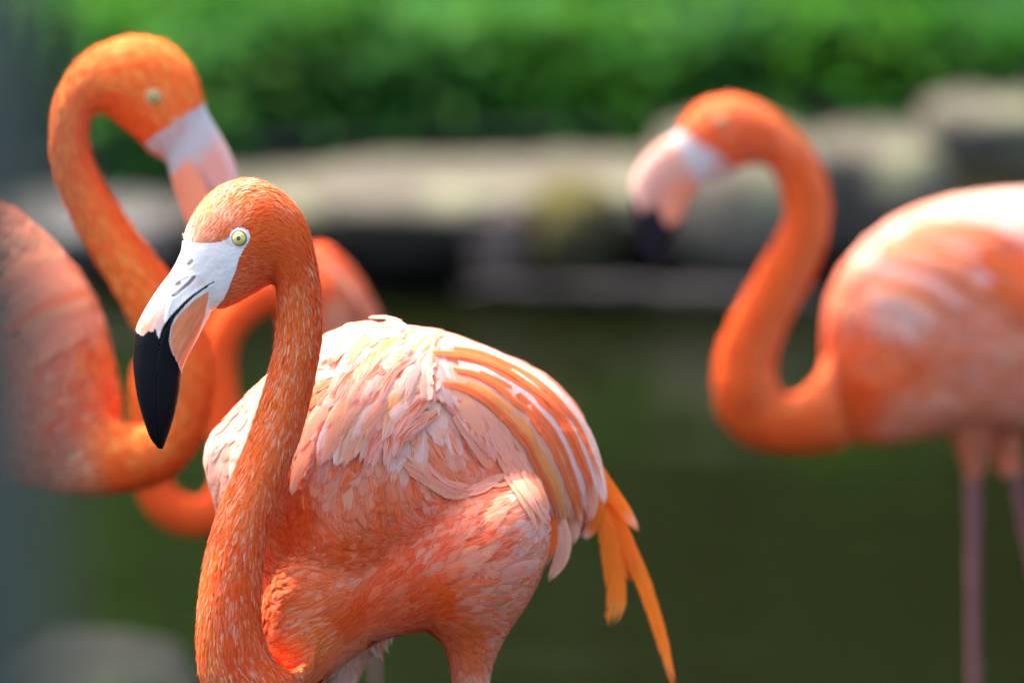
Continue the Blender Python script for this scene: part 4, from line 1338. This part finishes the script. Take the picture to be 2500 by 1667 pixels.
def build_other(label, D, hn, head_n, body, extra, legs, bill, black_t, anchors, root_px, eye, wing, neck_cols, n_small=5200, n_body=2600, leg_col=(0.40, 0.19, 0.20), lenk=1.0, white=(.12, .26), grey=1.0):
    root_p = P(root_px[0], root_px[1], D + 0.08); root_p[2] = -0.24
    root = empty('flamingo', root_p, label, 'flamingo', 'flamingos in the pond')
    base = root_p
    parts = []
    lh = loft(hn, 110, 28); vh = put(lh, D); fh = grid_faces(110, 28); parts.append((vh, fh))
    lb = loft(body, 70, 44, 0.97); vb = put(lb, D); fb = grid_faces(70, 44); parts.append((vb, fb))
    for e in extra:
        L = loft(np.array(e, float), 36, 22); parts.append((put(L, D), grid_faces(36, 22)))
    for lg in legs: parts += leg_loft(D, *lg)
    me = union_mesh('body', parts, 0.0034, 5)
    bvh = mesh_bvh(me)
    bh = BVHTree.FromPolygons(vh.tolist(), fh); bb = BVHTree.FromPolygons(vb.tolist(), fb)
    F = Field()

    def anchor(px, py, dx, dy, c1, c2, k, L, Wd):
        w, no = hit_px(bvh, px, py)
        if w is None: return
        d3 = RIGHT * dx - UP * dy
        F.add(w, d3 / np.linalg.norm(d3), PAL[c1], PAL[c2], k, L, Wd)
    r = catmull(hn, 60)
    cen = (r[:, 0:2] + r[:, 2:4]) / 2; tg = np.gradient(cen, axis=0)
    for i in range(1, 56, 2):
        for s in (-.7, 0, .7):
            p = cen[i] + (r[i, 0:2] - r[i, 2:4]) / 2 * s
            a, b, k = neck_cols(i / 59, s)
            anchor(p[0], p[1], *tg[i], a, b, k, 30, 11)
    for row in anchors: anchor(*row)
    F.done()
    cv = verts_np(me)
    _, c1, c2, k, _, _ = F.sample(cv)
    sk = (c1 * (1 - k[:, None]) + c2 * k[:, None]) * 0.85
    pxv, pyv, _ = to_px(cv)
    near_leg = np.zeros(len(cv), bool)
    for lg in legs: near_leg |= (np.abs(pxv - lg[0][0]) < 130) & (pyv > lg[0][1])
    sk[near_leg] = leg_col
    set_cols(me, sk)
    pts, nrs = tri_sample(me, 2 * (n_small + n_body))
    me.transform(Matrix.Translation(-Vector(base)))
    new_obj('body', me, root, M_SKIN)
    pxp, pyp, _ = to_px(pts)
    on_leg = np.zeros(len(pts), bool)
    for lg in legs: on_leg |= (np.abs(pxp - lg[0][0]) < 130) & (pyp > lg[0][1] - 30)
    okm = ((nrs @ FWD) < 0.4) & (~on_leg)
    pts, nrs = pts[okm], nrs[okm]
    hd = np.array([bh.find_nearest(Vector(p))[3] < bb.find_nearest(Vector(p))[3] for p in pts])
    px, py, _ = to_px(pts)
    hidden = np.array([False] * len(pts))
    i1 = np.where(hd)[0][:n_small]
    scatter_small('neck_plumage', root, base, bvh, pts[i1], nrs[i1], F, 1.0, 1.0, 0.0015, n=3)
    i2 = np.where(~hd)[0][:n_body]
    scatter_contour('body_plumage', root, base, bvh, pts[i2], nrs[i2], F, 0.0030, n=5, m=3, len_k=lenk, wid_k=1.6, space=0.4)
    # bill and bare face
    if bill is not None:
        nu, nv = 120, 64
        ribs = [hn[2], hn[1]] + list(bill)
        L = loft(ribs, nu, nv, 0.97)
        L[..., 2] += np.sign(L[..., 2] - catmull(ribs, nu)[:, 5][:, None]) * 3.0
        th = np.linspace(0, 2 * math.pi, nv, endpoint=False); cth = np.cos(th)[None, :] * np.ones((nu, 1))
        t = (np.linspace(0, len(ribs) - 1, nu)[:, None] - 2) / (len(bill) - 1) * np.ones((1, nv))
        cm = np.interp(t, [0, .5, 1], [-.25, 0.1, 0.2])
        col = np.zeros((nu, nv, 3)) + np.array((0.58, 0.54, 0.50)) * grey
        pk = smooth01(t, *white)[..., None]
        col = col * (1 - pk) + np.array((0.64, 0.29, 0.20)) * pk
        rg = (smooth01(cth, .55, .95) * smooth01(t, .1, .3))[..., None]
        col = col * (1 - rg * .35) + np.array((0.70, 0.58, 0.52)) * rg * .35
        lw = (smooth01(cm - cth, 0.02, 0.12) * smooth01(t, 0.08, 0.16))[..., None]
        col = col * (1 - lw) + np.array((0.82, 0.27, 0.14)) * lw
        mo = ((1 - smooth01(np.abs(cth - cm), 0.03, 0.10)) * smooth01(t, .15, .5) * .9)[..., None]
        col = col * (1 - mo) + np.array((0.12, 0.07, 0.08)) * mo
        bk = smooth01(t + 0.05 * np.sin(th * 5)[None, :], black_t - 0.02, black_t + 0.02)[..., None]
        col = col * (1 - bk) + np.array((0.013, 0.012, 0.014)) * bk
        vv = put(L, D)
        faces = {'face': [], 'upper_bill': [], 'lower_bill': []}
        for i in range(nu - 1):
            for j in range(nv):
                j2 = (j + 1) % nv
                q = (i * nv + j, i * nv + j2, (i + 1) * nv + j2, (i + 1) * nv + j)
                if t[i, j] < -0.12 + 0.10 * (cth[i, j]): continue
                faces['face' if t[i, j] < 0.06 else ('upper_bill' if cth[i, j] > cm[i, j] else 'lower_bill')].append(q)
        faces['upper_bill'].append(tuple((nu - 1) * nv + j for j in range(nv)))
        cf = col.reshape(-1, 3)
        for nm, fl in faces.items():
            used = np.unique(np.concatenate([np.array(f) for f in fl]))
            mp = -np.ones(nu * nv, int); mp[used] = np.arange(len(used))
            new_obj(nm, mesh_from(nm, vv[used] - base, [tuple(int(mp[i]) for i in f) for f in fl], cf[used]), root, M_FACE if nm == 'face' else M_BILL)
    if eye is not None:
        w, no = hit_px(bvh, eye[0], eye[1])
        if w is not None:
            nrm = no * 0.5 - FWD * 0.8; nrm /= np.linalg.norm(nrm)
            build_eye(root, base, w + nrm * .0008, nrm, eye[2] * MM_PX, 0.55)
            w2 = w + 2 * FWD * (D - to_px(w)[2])
            build_eye(root, base, w2, nrm - 2 * FWD * nrm.dot(FWD), eye[2] * MM_PX, 0.55)
    for (starts, ends, n, cset, width, nm, bend) in wing:
        s_ = catmull(np.array(starts, float), 50); e_ = catmull(np.array(ends, float), 50)
        for i in range(n):
            k = int(i / max(1, n - 1) * 49)
            s = s_[k] + RNG.normal(0, 6, 2); e = e_[k] + RNG.normal(0, 8, 2)
            mid = (s + e) / 2 + np.array((-(e - s)[1], (e - s)[0])) * bend
            path, nn = px_path(bvh, [s, mid, e], 10, 0.003, 0.005, D=D)
            c = jitter(PAL[cset[i % len(cset)]] * 0.7 + PAL['S'] * 0.3, 0.05)
            feather_obj(nm, root, base, path, nn, width * MM_PX * (0.8 + 0.4 * RNG.random()), 'plume', c, c * 0.96, c, m=5)
    return root


# left flamingo, neck arched, facing right
LW = [48, 58, 66, 74, 80, 82, 80, 74, 66, 60, 56, 54, 54, 54, 55, 56, 58]
LH = rib_list([(a, b, c, d, LW[i], 0) for i, (a, b, c, d) in enumerate([
    (1190, 520, 965, 850), (1160, 400, 890, 800), (1110, 290, 830, 740), (1030, 200, 770, 690), (930, 140, 700, 630), (820, 120, 640, 575), (700, 130, 590, 555), (560, 180, 550, 560),
    (440, 270, 525, 585), (350, 390, 510, 620), (290, 530, 505, 690), (275, 700, 515, 760), (285, 870, 545, 850), (340, 1030, 600, 960), (430, 1220, 690, 1100), (540, 1400, 800, 1260), (640, 1560, 940, 1440)])], C6)
LN = [(322, 790, 455, 725, 60, 0), (370, 870, 502, 805, 62, 0), (400, 930, 522, 905, 64, 10), (403, 975, 515, 1005, 66, 30), (388, 1015, 482, 1095, 70, 60), (350, 1040, 420, 1165, 80, 100),
      (290, 1030, 340, 1195, 100, 160), (230, 980, 245, 1205, 120, 230), (150, 950, 130, 1200, 130, 300)]
LB = rib_list([(1190, 520, 965, 850, 48, 0), (1240, 620, 990, 930, 48, 0), (1300, 720, 1015, 1010, 46, 0), (1350, 820, 1045, 1090, 44, 0), (1388, 930, 1075, 1180, 42, 0), (1405, 1040, 1105, 1260, 38, 0),
               (1400, 1160, 1135, 1340, 34, 0), (1370, 1280, 1175, 1400, 26, 0), (1330, 1380, 1220, 1440, 16, 0), (1285, 1445, 1255, 1460, 4, 0)], C6)
LBODY = body_ribs([(-420, 740, 780), (-380, 640, 900), (-300, 560, 1010), (-200, 505, 1090), (-100, 488, 1140), (0, 498, 1170), (60, 530, 1185), (120, 585, 1190), (180, 655, 1185), (220, 715, 1175), (250, 785, 1150),
                   (270, 870, 1110), (285, 940, 1060), (295, 985, 1010)], 330, -0.35, 0, 230, -60, 365)


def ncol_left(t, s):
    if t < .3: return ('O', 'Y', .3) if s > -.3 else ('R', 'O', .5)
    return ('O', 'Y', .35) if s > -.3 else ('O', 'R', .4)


def build_left():
    build_other('orange flamingo at left with arched neck, facing right behind the sharp one', 4.42, LH + LN, 17, LBODY,
                [[(-130, 1090, 10, 1090, 70, 330), (-116, 1190, -16, 1190, 50, 330), (-92, 1290, -40, 1290, 30, 330), (-79, 1380, -53, 1380, 14, 330)],
                 [(-265, 1060, -135, 1060, 70, 400), (-242, 1180, -158, 1180, 46, 400), (-222, 1275, -178, 1275, 26, 400), (-212, 1350, -188, 1350, 14, 400)]],
                [((-66, 1360), -0.02, 330), ((-200, 1330), 0.0, 400)], LB, 0.72,
                [(240, 860, .1, 1, 'Y', 'O', .4, 60, 20), (180, 750, -.6, .7, 'Q', 'S', .3, 80, 26), (120, 650, -.6, .7, 'Q', 'S', .4, 90, 28), (60, 580, -.6, .6, 'P', 'Q', .4, 90, 28), (100, 800, -.7, .6, 'P', 'S', .5, 100, 30),
                 (30, 700, -.7, .6, 'P', 'S', .5, 100, 30), (150, 900, -.7, .5, 'P', 'S', .5, 90, 26), (200, 1000, -.8, .3, 'Q', 'O', .4, 80, 22), (100, 1000, -.9, .2, 'P', 'S', .4, 80, 22), (60, 1100, -.9, 0, 'P', 'S', .4, 70, 20),
                 (260, 1020, -.6, -.6, 'O', 'S', .3, 50, 16), (300, 1130, -.8, -.3, 'O', 'R', .4, 45, 14), (200, 1130, -.9, 0, 'Q', 'O', .4, 60, 18), (-100, 700, -.8, .5, 'P', 'S', .4, 100, 30), (-100, 1000, -.8, .2, 'P', 'S', .4, 90, 26)],
                (20, 1300), (C6(893, 470)[0], C6(893, 470)[1], 19),
                [([(240, 800), (200, 720), (140, 640)], [(80, 900), (30, 800), (-30, 700)], 9, 'QPPQS', 62, 'wing_feather', 0.08)], ncol_left, grey=0.75)


# right flamingo, facing left
QW = [42, 52, 60, 66, 66, 62, 58, 56, 56, 58, 60, 62, 66, 70, 76, 84, 96, 120]
RH = rib_list([(a, b, c, d, QW[i] * 1.0, 0 if i < 14 else (i - 13) * 22) for i, (a, b, c, d) in enumerate([
    (262, 184, 332, 302), (290, 130, 380, 288), (340, 97, 422, 266), (400, 87, 462, 258), (470, 106, 492, 264), (538, 156, 512, 292), (600, 220, 526, 332), (640, 310, 534, 378),
    (646, 400, 522, 432), (622, 500, 490, 482), (580, 590, 448, 562), (532, 680, 398, 650), (508, 760, 362, 740), (512, 815, 356, 830), (535, 842, 376, 905), (565, 842, 440, 968), (612, 800, 560, 990), (645, 730, 690, 975)])], C8)
RB = rib_list([(262, 178, 332, 302, 42, 0), (222, 204, 306, 330, 42, 0), (182, 240, 286, 352, 40, 0), (154, 288, 276, 380, 38, 0), (146, 340, 266, 410, 36, 0), (152, 392, 256, 440, 32, 0), (164, 442, 246, 470, 26, 0),
               (178, 490, 230, 502, 16, 0), (196, 522, 212, 526, 4, 0)], C8)
RBODY = body_ribs([(*C8(x, t), C8(x, b)[1]) for x, t, b in [(636, 690, 740), (646, 600, 840), (690, 505, 945), (760, 432, 962), (850, 382, 950), (960, 347, 936), (1080, 332, 935), (1200, 328, 925), (1320, 345, 895), (1440, 392, 850), (1540, 470, 780),
                   (1600, 560, 710), (1630, 620, 660)]], 170, 0.12, 2300, 230, 2490, 505)


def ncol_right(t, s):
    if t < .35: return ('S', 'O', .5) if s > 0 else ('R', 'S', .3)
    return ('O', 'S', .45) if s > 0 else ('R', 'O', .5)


def build_right():
    def a8(x, y, *r): return (*C8(x, y), *r)
    def p8(*pts): return [C8(*p) for p in pts]
    build_other('blurred orange-pink flamingo at right, facing left with lowered S-shaped neck', 5.0, RH, 18, RBODY,
                [[(*C8(940, 850), *C8(1080, 850), 90, 150), (*C8(955, 930), *C8(1060, 930), 60, 150), (*C8(978, 1000), *C8(1040, 1000), 34, 150), (*C8(992, 1060), *C8(1026, 1060), 18, 150)],
                 [(*C8(1030, 850), *C8(1170, 850), 90, 260), (*C8(1050, 930), *C8(1140, 930), 60, 260), (*C8(1066, 1000), *C8(1116, 1000), 34, 260), (*C8(1080, 1050), *C8(1110, 1050), 18, 260)]],
                [((C8(1006, 1040)), 0.012, 150, 10, 19), ((C8(1094, 1040)), 0.16, 260, 10, 17)], RB, 0.52,
                [a8(700, 560, .3, .9, 'S', 'P', .5, 80, 26), a8(760, 480, .8, .3, 'P', 'W', .5, 90, 28), a8(860, 420, .95, 0, 'P', 'W', .4, 100, 30), a8(980, 380, 1, 0, 'W', 'P', .3, 110, 32), a8(1090, 370, 1, .1, 'W', 'P', .2, 110, 32),
                 a8(780, 620, .7, .5, 'W', 'P', .5, 90, 28), a8(900, 500, .95, .1, 'S', 'O', .5, 100, 28), a8(1000, 520, .95, .2, 'O', 'S', .4, 110, 28), a8(1090, 560, .9, .3, 'O', 'R', .4, 120, 28), a8(930, 590, .9, .2, 'P', 'S', .4, 100, 28),
                 a8(900, 680, .9, .1, 'P', 'S', .5, 90, 26), a8(1050, 700, .9, .2, 'P', 'S', .4, 100, 26), a8(720, 750, .3, -.8, 'O', 'S', .4, 60, 20), a8(700, 860, .8, -.4, 'O', 'R', .4, 50, 18), a8(800, 800, .8, -.3, 'S', 'O', .5, 70, 22),
                 a8(820, 900, .9, -.1, 'P', 'S', .4, 70, 20), a8(950, 850, .9, 0, 'P', 'S', .4, 80, 22), a8(1080, 850, .9, 0, 'P', 'S', .5, 80, 22), a8(1000, 920, .3, .9, 'K', 'S', .4, 60, 18)],
                C8(1040, 1000), (*C8(372, 150), 15),
                [(p8((760, 500), (820, 450), (900, 410)), p8((1000, 560), (1050, 500), (1130, 440)), 12, 'POPSOW', 44, 'wing_feather', -0.06),
                 (p8((740, 600), (800, 540), (860, 500)), p8((920, 660), (1000, 620), (1070, 580)), 9, 'WPSP', 44, 'wing_feather', -0.08),
                 (p8((930, 480), (960, 520), (980, 560)), p8((1180, 560), (1190, 620), (1180, 680)), 8, 'OOSRO', 46, 'wing_feather', -0.06)], ncol_right, leg_col=(0.26, 0.10, 0.10), white=(-.02, .10))


# fourth flamingo, mostly hidden behind the sharp one, neck looped low
HT = [(395, 860), (385, 900), (378, 950), (368, 1020), (362, 1100), (372, 1180), (412, 1240), (478, 1262), (538, 1235), (568, 1155), (560, 1060), (542, 965), (532, 885), (546, 812), (592, 752), (668, 712), (745, 735), (800, 820)]
HR = [34, 52, 56, 46, 44, 44, 46, 47, 47, 46, 44, 42, 42, 42, 44, 50, 80, 120]
H4 = [tuple(r) for r in tube_ribs(HT, HR, [0, 0, 0, 0, 0, 0, 0, 0, 0, 0, 0, 0, 0, 0, 10, 30, 80, 150])]
H4B = [tuple(r) for r in tube_ribs([(395, 860), (402, 830), (418, 800), (440, 785), (462, 790), (474, 815)], [34, 32, 30, 26, 18, 4], [0] * 6)]
B4 = body_ribs([(690, 720, 800), (705, 660, 880), (740, 612, 960), (780, 596, 1010), (820, 618, 1050), (860, 660, 1070), (900, 722, 1080), (940, 812, 1080), (975, 900, 1060), (1000, 970, 1020)], 200, 0.5, 800, 170, 840, 170)


def build_hidden():
    build_other('blurred reddish flamingo half hidden behind the sharp one, its neck looped low', 4.9, H4, 18, B4,
                [[(800, 1000, 900, 1000, 50, 220), (815, 1100, 880, 1100, 34, 220), (830, 1180, 862, 1180, 16, 220)],
                 [(850, 1000, 950, 1000, 50, 280), (872, 1100, 928, 1100, 32, 280), (886, 1185, 914, 1185, 15, 280)]],
                [((846, 1160), 0.0, 220), ((900, 1160), 0.01, 280)], H4B, 0.6,
                [(790, 630, .6, .6, 'R', 'S', .4, 60, 20), (830, 680, .6, .7, 'S', 'K', .5, 70, 22), (860, 730, .6, .8, 'P', 'K', .5, 80, 22), (890, 790, .5, .8, 'S', 'P', .5, 80, 22), (820, 780, .5, .8, 'P', 'S', .4, 80, 22)],
                (850, 1200), None, [([(790, 640), (820, 700)], [(880, 760), (900, 840)], 5, 'PSK', 34, 'wing_feather', -0.05)], lambda t, s: ('R', 'O', .35), n_small=3000, n_body=900)


build_left()
build_right()
build_hidden()
